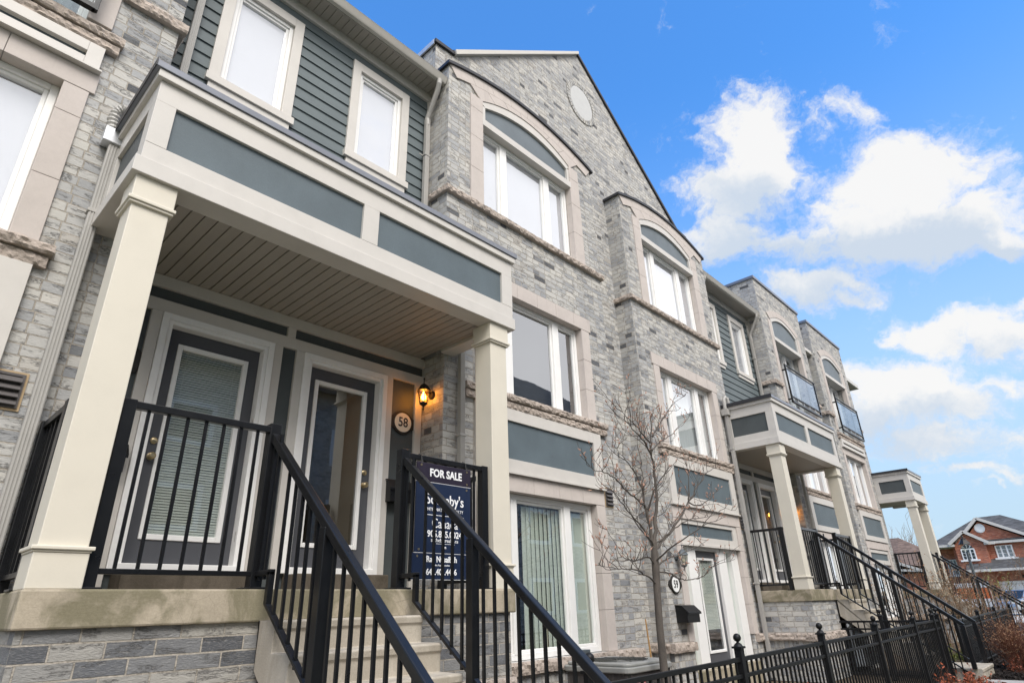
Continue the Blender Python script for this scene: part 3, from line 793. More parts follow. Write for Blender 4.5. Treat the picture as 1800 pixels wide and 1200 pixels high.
def balcony(label, c, half, y=B - .13):
    t = thing('juliet_balcony', label, 'balcony rail', (c, y, 5.0), 'glass balcony rails on the parapet piers')
    p = MB()
    for s in (-1, 1):
        p = MB(); p.box(c + s * half - .022, c + s * half + .022, y - .022, y + .022, 5.0, 6.10); p.build('end_post', 'black', t, .004)
    tr = MB(); tr.tube([(c - half - .03, y, 6.11), (c + half + .03, y, 6.11)], .026, 10); tr.build('top_rail', 'black', t, smooth=True)
    m = MB(); m.box(c - half, c + half, y - .014, y + .014, 6.0, 6.03); m.build('glazing_rail', 'black', t)
    b = MB(); b.box(c - half, c + half, y - .025, y + .025, 5.16, 5.19); b.box(c - half, c + half, y - .03, y + .03, 5.0, 5.05); b.build('bottom_rail', 'black', t)
    g = MB(); n = 3; w = 2 * half / n
    for k in range(n): g.box(c - half + k * w + .01, c - half + (k + 1) * w - .01, y - .005, y + .005, 5.19, 6.0)
    g.build('glass_panel', 'balcony_glass', t)
    k = MB()
    for i in range(1, 5):
        x = c - half + 2 * half * i / 5; k.box(x - .012, x + .012, y - .012, y + .012, 5.05, 5.16)
    k.build('rail_spacer', 'galv', t)
    for s in (-1, 1):
        br = MB()
        for zz in (5.08, 5.95): br.box(c + s * half - .015, c + s * half + .015, y, B + .02, zz, zz + .04)
        br.build('wall_bracket', 'black', t)
    return t

def parapet_pier(t, x0, x1, c, left, right, low='window'):
    """flat-topped brick front with an arched balcony window"""
    hw = 1.05; back = S + .06
    to = parab(7.88, .27, hw); pa = parab(7.77, .24, hw - .09); ro = parab(8.08, .32, hw + .2)
    wl = MB()
    holes = [(c - hw - .03, c + hw + .03, 4.98, 7.3, 0), (c - hw - .03, c + hw + .03, 2.64, 4.25), (c - hw - .03, c + hw + .03, -.56, 1.40)]
    wall_face(wl, x0, x1, GND, 7.3, B, holes, .3)
    n = 24; P = [x0 + (x1 - x0) * k / n for k in range(n + 1)]
    for a, b in zip(P[:-1], P[1:]):
        lo = lambda x: 7.3 if abs(x - c) > hw else max(7.3, pa(x - c) + .02)
        wl.quad((a, B, lo(a)), (b, B, lo(b)), (b, B, 8.70), (a, B, 8.70))
    for xx in (x0, x1): wl.quad((xx, B, GND), (xx, back + .5, GND), (xx, back + .5, 8.7), (xx, B, 8.7))
    wl.quad((x0, B, 8.7), (x1, B, 8.7), (x1, back + .5, 8.7), (x0, back + .5, 8.7)); wl.quad((x0, back + .5, 7), (x1, back + .5, 7), (x1, back + .5, 8.7), (x0, back + .5, 8.7))
    wl.build('front_wall', 'brick', t)
    cp = MB(); cp.box(x0 - .035, x1 + .035, B - .04, back + .55, 8.70, 8.79); cp.build('parapet_cap', 'cap', t, .006)
    st = MB(); arch_band(st, c, ro, lambda x: to(x) + .003, hw + .02, hw + .22, B - .022, B + .06, 6)
    for s in (-1, 1):
        a, b = sorted((c + s * (hw + .005), c + s * (hw + .20))); stones_col(st, a, b, [5.0, 5.62, 6.3, 6.95, 7.56], B - .022, B + .12)
    st.build('arch_surround', 'precast', t, .004)
    fr = MB()
    for k in range(14):
        a, b = -1 + 2 * k / 14, -1 + 2 * (k + 1) / 14; w = hw - .09
        fr.prism([(c + a * hw, to(a * hw)), (c + b * hw, to(b * hw)), (c + b * w, pa(b * w)), (c + a * w, pa(a * w))], B - .01, B + .1)
    for s in (-1, 1):
        a, b = sorted((c + s * (hw - .09), c + s * hw)); fr.box(a, b, B - .009, B + .1, 7.045, 7.535)
    fr.box(c - hw - .01, c + hw + .01, B - .03, B + .3, 6.93, 7.045)
    o = fr.build('arched_frame', 'trim', t)
    pn = MB(); w = hw - .08; pn.prism([(c - w, 7.03)] + [(c + w * (-1 + 2 * k / 20), pa(w * (-1 + 2 * k / 20)) + .01) for k in range(21)] + [(c + w, 7.03)], B + .03, B + .05); pn.build('arched_panel', 'archpanel', o)
    window(t, c - hw - .028, c + hw + .028, 4.982, 6.929, B + .26, [(c - .42, c - .30), (c + .30, c + .42)], 'sheer', name='balcony_window')
    for a, b in ((x0, c - hw - .21), (c + hw + .21, x1)):
        be = MB(); rock(be, (a - (.06 if a == x0 else 0), B), (b + (.06 if b == x1 else 0), B), 5.42, 5.53, (0, -1), .065, seed=a)
        if a == x0: rock(be, (x0, B), (x0, back), 5.42, 5.53, (-1, 0), .06, seed=1)
        else: rock(be, (x1, B), (x1, back), 5.42, 5.53, (1, 0), .06, seed=2)
        be.build('stone_belt', 'rock', t)
    double_sill(t, c - hw - .32, c + hw + .32, 4.915, B, seed=x0)
    trim_panel(t, c - hw - .20, c + hw + .20, 4.455, 4.72, c - hw - .08, c + hw + .08, 4.545, 4.612, B - .06, .05)
    lg = MB(); lg.box(c - hw - .22, c + hw + .22, B - .085, B, 4.438, 4.4545); lg.build('flashing_ledge', 'trim', t)
    lt = MB(); stones_row(lt, c - hw - .23, c + hw + .23, 4.225, 4.435, B - .024, B + .13, 4)
    for s in (-1, 1):
        a, b = sorted((c + s * (hw + .004), c + s * (hw + .19))); stones_col(lt, a, b, [2.66, 3.27, 3.925, 4.222], B - .022, B + .13)
    lt.build('window_surround', 'precast', t, .004)
    window(t, c - hw - .0035, c + hw + .0035, 2.668, 4.2235, B + .10, [(c - .42, c - .30), (c + .22, c + .34)], 'blind' if low == 'window' else 'sheer', fw=.06)
    double_sill(t, c - hw - .30, c + hw + .30, 2.665, B, seed=x0 + 5)
    trim_panel(t, c - hw - .20, c + hw + .20, 1.60, 2.475, c - hw + .02, c + hw - .02, 1.74, 2.31, B - .05, .028)
    st = MB(); stones_row(st, c - hw - .21, c + hw + .21, 1.36, 1.572, B - .024, B + .13, 4)
    for s in (-1, 1):
        a, b = sorted((c + s * (hw + .004), c + s * (hw + .20))); stones_col(st, a, b, [-.56, -.05, .42, .90, 1.357], B - .022, B + .13)
    st.build('window_surround', 'precast', t, .004)
    if low == 'window': window(t, c - hw - .0035, c + hw + .0035, -.556, 1.3585, B + .09, [(c - .42, c - .30), (c + .30, c + .42)], 'vertical')
    else:
        trim_panel(t, c - hw, c + hw, .92, 1.34, c - hw + .09, c + hw - .09, 1.05, 1.25, B, .03, 'panel', B + .1)
        window(t, c - hw, c + hw, -.9, .918, B + .12, [(c - .62, c - .40), (c + .40, c + .62)], 'vertical', name='door_unit')
    base_course(t, x0, x1, B, left=back if left else None, right=back if right else None, seed=x0)

# left house
t = thing('townhouse', 'grey brick townhouse cut by the left edge, with brown louvre vent and pinkish window surround', 'townhouse', (-.85, B, GND), 'houses of the row')
parapet_pier(t, -2.64, .937, -.83, False, True)
louvre_vent(t, .23, .575, 1.40, 1.62, B)
downspout(t, .685, B - .075, 3.78, GND + .05, w=.085, d=.06, straps=(3.05, .2))
bx = MB(); bx.box(.585, .745, B - .13, B - .01, 3.755, 3.90); bx.build('rain_box', 'galv', t, .004)
el = MB(); pts = [(.635, B - .08, 3.90), (.622, B - .085, 4.0), (.632, B - .10, 4.09), (.672, B - .13, 4.135), (.72, B - .16, 4.11), (.75, B - .20, 4.02)]
fl = []; 
for i in range(len(pts) - 1):
    for k in range(5): fl.append(Vector(pts[i]).lerp(Vector(pts[i + 1]), k / 5))
el.tube(fl, [.05 if i % 2 else .042 for i in range(len(fl))], 12); el.build('flexible_elbow', 'pipe', t, smooth=False)
balcony('glass balcony rail cut by the top left corner of the photo', -.83, 1.08)

# houses with lap siding
siding_house(.937, 4.515, 0, 'dark sided townhouse with two white windows above the porch numbered 58')
OX = 11.85
siding_house(12.87, 16.33, OX, 'dark sided townhouse between the gabled front and the first parapet pier')

# gabled house
t = thing('townhouse', 'tall grey brick townhouse with a pointed gable, round white louvre and two arched bays', 'townhouse', (8.69, G, GND), 'houses of the row')
gw = MB(); x0, x1 = 4.515, 12.87; pk = (8.69, 11.78)
gw.add([(x0, G, GND), (x1, G, GND), (x1, G, 8.62), (x1 - .42, G, 8.66), (pk[0], G, pk[1]), (x0 + .42, G, 8.66), (x0, G, 8.62)], [(0, 1, 2, 3, 4, 5, 6)])
for xx in (x0, x1): gw.quad((xx, G, GND), (xx, 7.2, GND), (xx, 7.2, 8.62), (xx, G, 8.62))
gw.build('gable_wall', 'brick', t)
cp = MB(); cp.prism([(x0 - .04, 8.62), (x0 + .40, 8.66), (x0 + .40, 8.72), (x0 - .04, 8.69)], G - .045, 7.2); cp.build('gable_coping', 'capdark', t)
cp = MB(); cp.prism([(pk[0], pk[1]), (x1 - .42, 8.66), (x1 + .04, 8.62), (x1 + .04, 8.70), (x1 - .40, 8.74), (pk[0], pk[1] + .085)], G - .045, 6.0); cp.build('gable_coping', 'capdark', t)
cp = MB(); cp.prism([(x0 + .40, 8.655), (pk[0], pk[1]), (pk[0], pk[1] + .085), (x0 + .38, 8.745)], G - .075, 6.0); cp.build('gable_coping', 'gutter', t)
ln = MB(); P = [(x0 - .045, 8.60), (x0 - .02, 8.60), (x0 - .02, 8.70), (x0 - .045, 8.70)]; ln.prism(P, G, 7.2); ln.build('parapet_flashing', 'galv', t)
rv = MB(); rx, rz = .41, .45; cx, cz = 8.68, 10.29; n = 36
for k in range(n):
    a, b = 2 * PI * k / n + .015, 2 * PI * (k + 1) / n - .015
    rv.prism([(cx + (rx + .11) * math.cos(a), cz + (rz + .11) * math.sin(a)), (cx + (rx + .11) * math.cos(b), cz + (rz + .11) * math.sin(b)), (cx + rx * math.cos(b), cz + rz * math.sin(b)), (cx + rx * math.cos(a), cz + rz * math.sin(a))], G - .02, G + .05)
rv.build('louvre_ring', 'soldier', t)
lv = MB(); lv.prism([(cx + rx * math.cos(2 * PI * k / 40), cz + rz * math.sin(2 * PI * k / 40)) for k in range(40)], G - .004, G + .03)
zz = cz - rz + .03
while zz < cz + rz - .03:
    w = rx * math.sqrt(max(0, 1 - ((zz - cz) / rz) ** 2)) - .02
    if w > .03: lv.beam((cx - w, G - .010, zz), (cx + w, G - .010, zz), .006, .027, (0, -.22, 1))
    zz += .032
lv.build('round_louvre', 'louvre', t)
rf = MB(); rf.add([(x0, G + .1, 8.6), (pk[0], G + .1, 11.74), (pk[0], 11.5, 11.74), (x0, 11.5, 8.6), (x1, G + .1, 8.6), (x1, 11.5, 8.6)], [(0, 1, 2, 3), (1, 4, 5, 2)]); rf.build('roof', 'shingle', t, fix=False)
arched_bay(t, 4.515, 8.19, G, 'window')
arched_bay(t, 9.19, 12.865, G, 'door')
louvre_vent(t, 7.745, 7.90, 1.385, 1.615, B + .002)
louvre_vent(t, 12.42, 12.53, 1.36, 1.61, B + .002)
# house 59: door unit with side lights below bay two
c = 11.03; zb = -1.0
fr = MB()
for a, b in ((-1.13, -1.09), (-.87, -.57), (.30, .62), (.85, 1.13)): fr.box(c + a, c + b, B + .06, B + .22, zb, .90)
fr.box(c - 1.14, c + 1.13, B + .07, B + .22, .86, .95); fr.build('entrance_frame', 'vinyl', t, .006)
for a, b in ((-1.09, -.87), (.62, .85)):
    p = MB(); p.quad((c + a, B + .13, zb + .1), (c + b, B + .13, zb + .1), (c + b, B + .13, .86), (c + a, B + .13, .86)); s = p.build('side_light', 'doorpane', t, fix=False)
    v = MB(); v.box(c + a, c + b, B + .19, B + .192, zb, .87); v.build('curtain', 'vblind', s)
d = MB(); d.ringbox(c - .57, c + .30, zb, .86, .13, B + .12, B + .165, wb=.22); dr = d.build('door', 'door', t, .003); dr['label'] = 'charcoal door with blind of house 59'
f = MB(); f.ringbox(c - .45, c + .18, zb + .21, .74, .04, B + .105, B + .14); f.build('glass_frame', 'casing', dr, .004)
p = MB(); p.quad((c - .43, B + .135, zb + .23), (c + .16, B + .135, zb + .23), (c + .16, B + .135, .72), (c - .43, B + .135, .72)); p.build('pane', 'doorpane', dr, fix=False)
v = MB(); z = .70
while z > -.45: v.quad((c - .42, B + .15, z), (c + .15, B + .15, z), (c + .15, B + .158, z + .021), (c - .42, B + .158, z + .021)); z -= .0235
v.build('venetian_blind', 'slat', dr, fix=False)
room_box(c - 1.12, c + 1.12, B + .225, B + .33, zb, .92, 'interior', t)
v = MB(); v.box(c - 1.14, c + 1.14, B - .05, B + .2, GND, zb); v.build('door_sill', 'concrete', t, .008)

# two parapet piers at the far end
t = thing('townhouse', 'flat-topped grey brick townhouse pair with two arched balcony windows past the second porch', 'townhouse', (20.3, B, GND), 'houses of the row')
parapet_pier(t, 16.33, 19.87, 18.09, True, True, 'window')
parapet_pier(t, 20.70, 24.24, 22.47, True, True, 'door')
lk = MB(); lk.box(19.87, 20.70, S, S + .06, GND, 7.5); lk.build('link_wall', 'siding', t)
lk = MB(); lk.box(19.88, 20.69, 5.36, S + .3, 7.50, 7.62); lk.build('link_eave', 'gutter', t)
lk = MB(); lk.box(24.24, 25.75, 5.40, 11.5, 7.50, 7.52); lk.build('end_soffit', 'soffit', t)
lk = MB(); lk.box(24.24, 25.85, 5.33, 5.40, 7.49, 7.62); lk.box(25.7505, 25.85, 5.4005, 11.5, 7.49, 7.62); lk.build('end_gutter', 'gutter', t)
lk = MB(); lk.add([(16.4, 5.45, 7.62), (25.8, 5.45, 7.62), (25.8, 11.5, 7.62), (16.4, 11.5, 11.0), (22.2, 11.5, 11.0)], [(0, 1, 4, 3), (1, 2, 4)]); lk.build('roof', 'shingle', t, fix=False)
lk = MB(); lk.box(24.15, 24.235, S + .6, 11.5, GND, 7.5); lk.build('end_wall', 'brick', t)
downspout(t, 20.15, S - .06, 7.4, GND + .05, w=.08)
balcony('glass balcony rail on the nearer parapet pier, above the second porch', 18.20, 1.16)
balcony('glass balcony rail on the farther parapet pier, nearest the sky', 22.60, 1.16)

# ------------------------------------------------------------------ porches, stairs, railings
def column(t, x0, y0, zb, zt, w=.245):
    sh = MB(); sh.box(x0, x0 + w, y0, y0 + w, zb + .2, zt - .22); sh.box(x0 - .012, x0 + w + .012, y0 - .012, y0 + w + .012, zb, zb + .19)
    o = sh.build('column', 'column', t, .006)
    b = MB(); b.box(x0 - .018, x0 + w + .018, y0 - .018, y0 + w + .018, zb + .1905, zb + .203); b.box(x0 - .030, x0 + w + .030, y0 - .030, y0 + w + .030, zb + .2035, zb + .225); b.build('base_moulding', 'column', o, .005)
    c = MB(); c.box(x0 - .018, x0 + w + .018, y0 - .018, y0 + w + .018, zt - .185, zt); c.box(x0 - .034, x0 + w + .034, y0 - .034, y0 + w + .034, zt - .215, zt - .186); c.box(x0 - .022, x0 + w + .022, y0 - .022, y0 + w + .022, zt - .235, zt - .2155)
    c.build('capital', 'column', o, .006)

def porch(label, x0, x1, stair, panels, back=W):
    t = thing('porch', label, 'porch', ((x0 + x1) / 2, F, .172), 'porches along the row')
    a, b = x0 + .035, x1 - .015
    fb = B - .002
    cp = MB(); cp.box(x0 - .03, x1 + .045, F - .05, fb, 3.885, 3.945); cp.build('roof_flashing', 'cap', t, .004)
    cp = MB(); cp.box(x0 - .036, x0 - .0305, F - .06, fb, 3.878, 3.952); cp.box(x0 + .02, x1 - .02, F, back + .02, 3.90, 3.942); cp.build('roof_edge', 'capdark', t)
    cr = MB(); cr.box(x0 + .0, x1 + .02, F - .035, fb, 3.812, 3.8845); cr.build('crown_board', 'trim', t, .005)
    fr = MB(); th = .05
    xs = [a]
    ops = panels
    fr.box(a, b, F, F + th, 3.615, 3.8115); fr.box(a, b, F, F + th, 3.061, 3.213)
    edges = [a] + [e for p in ops for e in p] + [b]
    for l, r in zip(edges[0::2], edges[1::2]): fr.box(l, r, F - .0015, F + th, 3.2132, 3.6148)
    pb = MB()
    for l, r in ops: pb.box(l - .01, r + .01, F + .028, F + .045, 3.2, 3.63)
    sy0, sy1 = F + .16, fb - .14
    for xx, s in ((a, 1), (b, -1)):
        l, r = sorted((xx, xx + s * th))
        fr.box(l, r, F + th, fb, 3.615, 3.8115); fr.box(l, r, F + th, fb, 3.061, 3.213); fr.box(l, r, F + th, sy0, 3.2132, 3.6148); fr.box(l, r, sy1, fb, 3.2132, 3.6148)
    fr.build('fascia_frame', 'trim', t, .003)
    for l, r in ops:
        q = MB(); q.box(l - .008, r + .008, F + .028, F + .045, 3.2, 3.63); q.build('fascia_panel', 'panel', t)
    for xx, s in ((a, 1), (b, -1)):
        l, r = sorted((xx + s * .028, xx + s * .045)); q = MB(); q.box(l, r, sy0 - .01, sy1 + .01, 3.2, 3.63); q.build('side_panel', 'darkpanel' if s > 0 else 'panel', t)  # near side takes the darker material: its shade is put into the colour
    bm = MB(); bm.box(x0, x1 - .0, F - .022, F + .20, 2.925, 3.0605); bm.box(x0, x0 + .2, F + .2005, fb, 2.925, 3.0604); bm.box(x1 - .2, x1, F + .2005, fb, 2.925, 3.0604); bm.build('beam', 'trim', t, .004)
    sf = MB(); k = x0 + .2005
    while k < x1 - .201:
        e = min(k + .094, x1 - .2005); sf.box(k, e, F + .2005, back + .01, 2.962, 2.975); k += .1035
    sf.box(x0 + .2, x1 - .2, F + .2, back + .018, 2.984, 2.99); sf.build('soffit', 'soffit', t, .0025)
    for cx in (x0 + .062, x1 - .36): column(t, cx, F + .03, .172, 2.925)
    sl = MB(); sl.box(x0 + .04, x1 - .10, F, back - .0, -.03, .172); sl.build('slab', 'concrete', t, .012)
    br = MB()
    for l, r in ((x0 + .07, stair[0] + .05), (stair[1] - .03, x1 - .15)):
        if r - l > .05:
            br = MB(); wall_face(br, l, r, GND, -.03, F + .035)
            if l < x0 + .1: br.quad((l, F + .035, GND), (l, B, GND), (l, B, -.03), (l, F + .035, -.03))
            else: br.quad((r, F + .035, GND), (r, B, GND), (r, B, -.03), (r, F + .035, -.03))
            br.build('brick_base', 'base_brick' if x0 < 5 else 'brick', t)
            pl = MB(); so = MB(); yf = F + .035
            rock_row(pl, l - (.06 if l < x0 + .1 else 0), r, -.69, -.56, yf, .07, max(1, int((r - l) / .7)), l); so.box(l, r, yf - .014, yf + .03, -.96, -.69)
            if l < x0 + .1: rock(pl, (l, yf), (l, B), -.69, -.56, (-1, 0), .07, seed=l); so.box(l - .014, l + .03, yf - .0135, B, -.9595, -.6905)
            pl.build('plinth_course', 'rock', t); so.build('soldier_course', 'soldier', t)
    return t

def staircase(label, x0, x1, n=7):
    t = thing('staircase', label, 'stairs', ((x0 + x1) / 2, 3.3, GND), 'concrete stairs to the porches')
    P = []; z = .168; y = F - .002
    prof = [(y, .168 - .19)]
    for k in range(1, n + 1):
        zz = .168 - .19 * k; yf = F - .228 * k if k < n else 2.18
        yb = F - .228 * (k - 1)
        prof += [(yb + .018, zz), (yf + .012, zz), (yf, zz - .012), (yf + .004, zz - .05), (yf + .018, zz - .07)] if True else []
    prof += [(2.2, GND), (2.95, GND), (F - .002, -.32)]
    mb = MB(); mb.prism(prof, x0, x1, 'x'); mb.build('steps', 'steps', t, .006)
    return t

def railing(label, p0, p1, zb, zt, posts, group, spacing=.118, cat='railing', pw=.075):
    """level railing between plan points; posts = fractions along it"""
    t = thing('porch_railing', label, cat, ((p0[0] + p1[0]) / 2, (p0[1] + p1[1]) / 2, zb), group)
    d = Vector((p1[0] - p0[0], p1[1] - p0[1], 0)); L = d.length; u = d / L
    for f in posts:
        q = Vector((p0[0], p0[1], 0)) + d * f
        m = MB(); m.box(q.x - pw / 2, q.x + pw / 2, q.y - pw / 2, q.y + pw / 2, zb, zt + .03); o = m.build('post', 'black', t, .004)
        b = MB(); b.box(q.x - pw / 2 - .03, q.x + pw / 2 + .03, q.y - pw / 2 - .03, q.y + pw / 2 + .03, zb, zb + .012); b.build('foot_plate', 'black', o, .002)
    a = Vector((p0[0], p0[1], zt)); b = Vector((p1[0], p1[1], zt))
    m = MB(); m.beam(a - u * .02, b + u * .02, .055, .048); m.build('top_rail', 'black', t, .005)
    m = MB(); m.beam(a - Vector((0, 0, zt - zb - .1)), b - Vector((0, 0, zt - zb - .1)), .035, .032); m.build('bottom_rail', 'black', t, .003)
    n = max(1, int(L / spacing)); me = MB().box(-.0095, .0095, -.0095, .0095, 0, zt - zb - .1).mesh('baluster', 'black')
    for k in range(1, n):
        q = a + (b - a) * (k / n)
        if any(abs(k / n - f) * L < pw * .6 for f in posts): continue
        inst('baluster', me, t, (q.x, q.y, zb + .1))
    return t

SL = .834
def stair_railing(label, x, y0=4.36, zt=1.26, y1=2.28, mids=(3.46,)):
    t = thing('stair_railing', label, 'stair railing', (x, 3.3, GND), 'sloped railings beside the stairs')
    def top(y): return zt - SL * (y0 - y)
    m = MB(); m.box(x - .042, x + .042, y0 - .042, y0 + .042, .172, zt + .075); o = m.build('post', 'black', t, .004)
    b = MB(); b.box(x - .08, x + .08, y0 - .08, y0 + .08, .172, .186); b.build('foot_plate', 'black', o, .002)
    m = MB(); m.beam((x, y0 - .03, top(y0 - .03)), (x, y1 - .02, top(y1 - .02)), .056, .06); m.build('handrail', 'black', t, .008)
    yl = 4.12; zl = .075
    def low(y): return zl - SL * (yl - y)
    m = MB(); m.beam((x, yl + .01, low(yl + .01)), (x, y1 + .04, low(y1 + .04) + .16), .042, .022); m.box(x - .02, x + .02, yl - .02, yl + .02, low(yl), .275); m.box(x - .02, x + .02, yl - .02, y0, .255, .29); m.build('lower_rail', 'black', t, .003)
    for ym in list(mids) + [y1]:
        zb_ = -1.165 if ym < 2.65 else .168 - .19 * math.ceil((F - ym) / .228)
        m = MB(); m.box(x - .035, x + .035, ym - .035, ym + .035, zb_, top(ym) - .02); m.build('post', 'black', t, .004)
    L = top(yl) - low(yl)
    me = MB().box(-.0095, .0095, -.0095, .0095, 0, L - .01).mesh('baluster', 'black')
    y = yl - .10
    while y > y1 + .06:
        if not any(abs(y - ym) < .05 for ym in mids): inst('baluster', me, t, (x, y, low(y)))
        y -= .112
    me2 = MB().box(-.0095, .0095, -.0095, .0095, 0, 1.0).mesh('baluster', 'black')
    for yy in (4.21, 4.29): inst('baluster', me2, t, (x, yy, .26 - (.03)))
    return t

def porch_set(x0, who, side):
    rl, rr = x0 + 1.345, x0 + 2.565
    st = (x0 + 1.37, x0 + 2.575)
    po = porch({1: 'large beige porch with two cream columns over the two grey doors', 2: 'second porch, set between the gabled front and the parapet piers'}[who], x0, x0 + 3.975, st,
          [(x0 + .18, x0 + 1.895), (x0 + 2.07, x0 + 3.79)])
    staircase({1: 'concrete stairs rising to the porch numbered 58', 2: 'concrete stairs rising to the second porch'}[who], *st)
    w = {1: 'the porch numbered 58', 2: 'the second porch'}[who]
    xp = x0 + 4.06
    downspout(po, xp, B - .07, 3.80, GND + .05, w=.075, d=.06, straps=(1.9,))
    if who == 2:
        xp = x0 - .015
        downspout(po, xp, B - .10, 3.70, GND + .05, w=.085, d=.06, straps=(2.95, .3))
        q = MB(); q.box(xp - .08, xp + .08, B - .17, B - .02, 3.70, 3.84); q.build('rain_box', 'pipe', po, .004)
        q = MB(); q.tube([(xp - .01, B - .10, 3.84), (xp - .01, B - .105, 4.08), (xp + .03, B - .12, 4.13), (xp + .1, B - .13, 4.11), (xp + .12, B - .13, 4.0)], .042, 10); q.build('rain_elbow', 'pipe', po, smooth=True)
    g = 'black porch railings'
    railing('black railing in front of the blind-covered door on ' + w if who == 1 else 'black railing between near column and stairs on ' + w, (x0 + .355, F + .10), (rl, F + .10), .172, 1.285, [0], g)
    railing('black railing holding the blue for sale sign' if who == 1 else 'black railing between stairs and far column on ' + w, (rr, F + .10), (x0 + 3.545, F + .10), .172, 1.285, [1], g)
    railing('black railing at the near end of ' + w, (x0 + .10, F + .32), (x0 + .10, B - .03), .172, 1.285, [.04, .96], g)
    railing('black railing at the far end of ' + w, (x0 + 3.81, F + .32), (x0 + 3.81, B - .03), .172, 1.285, [.04, .96], g)
    stair_railing('sloped black railing on the near side of the stairs to ' + w, rl)
    stair_railing('sloped black railing on the far side of the stairs to ' + w, rr)
porch_set(.685, 1, None)
porch_set(12.50, 2, None)
# far porch
X3 = 24.08
porch('small far porch standing clear against the sky at the end of the row', X3, X3 + 2.0, (X3 + .6, X3 + 1.7), [(X3 + .20, X3 + 1.80)], back=6.4)
staircase('concrete stairs rising to the small far porch', X3 + .6, X3 + 1.7)
railing('black railing at the near end of the small far porch', (X3 + .10, F + .3), (X3 + .10, B - .03), .172, 1.285, [.04, .96], 'black porch railings')
stair_railing('sloped black railing on the near side of the stairs to the far porch', X3 + .62, y1=1.6)
stair_railing('sloped black railing on the far side of the stairs to the far porch', X3 + 1.68, y1=1.6)

# ------------------------------------------------------------------ things on and around the houses
def sale_sign():
    t = thing('sale_sign', 'dark blue for sale sign hung inside the porch railing', 'sign', (3.70, 4.30, .74))
    y = 4.30
    rows = [('plum', 3.362, 4.018, 1.072, 1.240), ('navy', 3.360, 4.014, .465, 1.067), ('navy', 3.345, 3.975, .250, .460)]
    for i, (m, a, b, c, d) in enumerate(rows):
        q = MB(); q.box(a, b, y, y + .012, c, d); o = q.build(('heading_board', 'main_board', 'name_board')[i], m, t, .002)
        g = MB()
        for xx in (a + .05, b - .05):
            for zz in (c + .025, d - .025): g.lathe([(.010, -.003), (.010, .001), (.004, .001)], (xx, y, zz), 10, 'y')
        g.build('grommet', 'brass', o)
        e = MB(); e.box(a, b, y - .001, y + .013, c - .0035, c - .0005); e.build('board_edge', 'letter', o)
        if i == 0: text_mesh('lettering', 'FOR SALE', .098, (3.705, y - .002, 1.155), 'letter', o, bold=.0028, xs=.93)
        if i == 1:
            text_mesh('lettering', "Sotheby's", .132, (3.70, y - .002, .92), 'letter', o, bold=.0012, xs=.90)
            text_mesh('lettering', 'INTERNATIONAL REALTY', .040, (3.70, y - .002, .832), 'letter', o, xs=.95)
            l = MB(); l.box(3.475, 3.925, y - .002, y - .0005, .782, .787); l.build('rule', 'letter', o)
            l = MB(); l.box(3.60, 3.82, y - .002, y - .0005, .542, .545); l.build('rule', 'letter', o)
            text_mesh('lettering', 'Canada', .118, (3.70, y - .002, .712), 'letter', o, xs=.88)
            text_mesh('lettering', '905.845.0024', .078, (3.70, y - .002, .622), 'letter', o, bold=.0016, xs=.96)
            text_mesh('lettering', 'sothebysrealty.ca', .046, (3.70, y - .002, .572), 'letter', o)
            text_mesh('lettering', 'en', .034, (3.70, y - .002, .515), 'letter', o, bold=.001)
        if i == 2:
            text_mesh('lettering', 'Ray Nusaibah', .070, (3.67, y - .002, .412), 'letter', o, bold=.0016, xs=.92)
            text_mesh('lettering', 'Sales Representative', .022, (3.67, y - .002, .365), 'letter', o)
            text_mesh('lettering', '647.403.4446', .070, (3.67, y - .002, .308), 'letter', o, bold=.0014, xs=.92)
    tie = MB()
    for xx in (3.42, 3.96): tie.tube([(xx, y, 1.225), (xx, y + .012, 1.30), (xx, y + .05, 1.322), (xx, y + .09, 1.29), (xx, y + .03, 1.225)], .004, 6)
    tie.build('hanging_tie', 'ink', t)
sale_sign()

lantern('lit amber lantern on the brick beside house number 58', (4.515, 5.52, 2.43), (-1, 0), True)
lantern('unlit grey lantern on the brick above house number 59', (9.63, B, .70), (0, -1), False, 'greylamp')
lantern('lit lantern on the brick return of the second porch, partly behind its near column', (16.33, 5.55, 2.03), (-1, 0), True)
plaque('oval plaque reading 58 on dark panel beside the clear glass door', '58', (4.235, W + .02, 2.078), .45, .29, 'ivory')
plaque('oval plaque reading 59 on brick beside the white framed door', '59', (9.475, B, .285), .43, .29, 'whiteplate')
plaque('black oval plaque half hidden behind the near porch column', '', (1.27, W + .02, 2.082), .40, .27, 'bronze')
mailbox('black mailbox on the dark panel beneath plaque 58', (4.18, W + .02, 1.25), .30, .25, .13)
mailbox('black mailbox on pale brick beneath plaque 59', (9.60, B, -.155), .40, .25, .2)
mailbox('black mailbox behind the railing and near column of the first porch', (1.28, W + .02, 1.22), .26, .24, .12)
mailbox('small black mailbox on the far pier, seen between the stair railings', (21.3, B, -.10), .36, .26, .14)

# security camera on the gable wall
t = thing('security_camera', 'small white security camera on brick beside the tree', 'camera', (8.50, G, 1.60))
q = MB(); q.lathe([(.055, 0), (.055, -.02), (.02, -.03), (.02, -.09)], (8.50, G, 1.60), 14, 'y'); q.build('bracket', 'whiteplate', t, smooth=True)
q = MB(); q.tube([(8.50, G - .09, 1.60), (8.46, G - .14, 1.59)], .022, 8); q.tube([(8.62, G - .10, 1.585), (8.30, G - .22, 1.555)], [.05, .052], 14); q.build('body', 'whiteplate', t, smooth=True)
q = MB(); q.tube([(8.315, G - .2145, 1.5565), (8.295, G - .2222, 1.5545)], [.042, .042], 14); q.build('lens', 'ink', t)

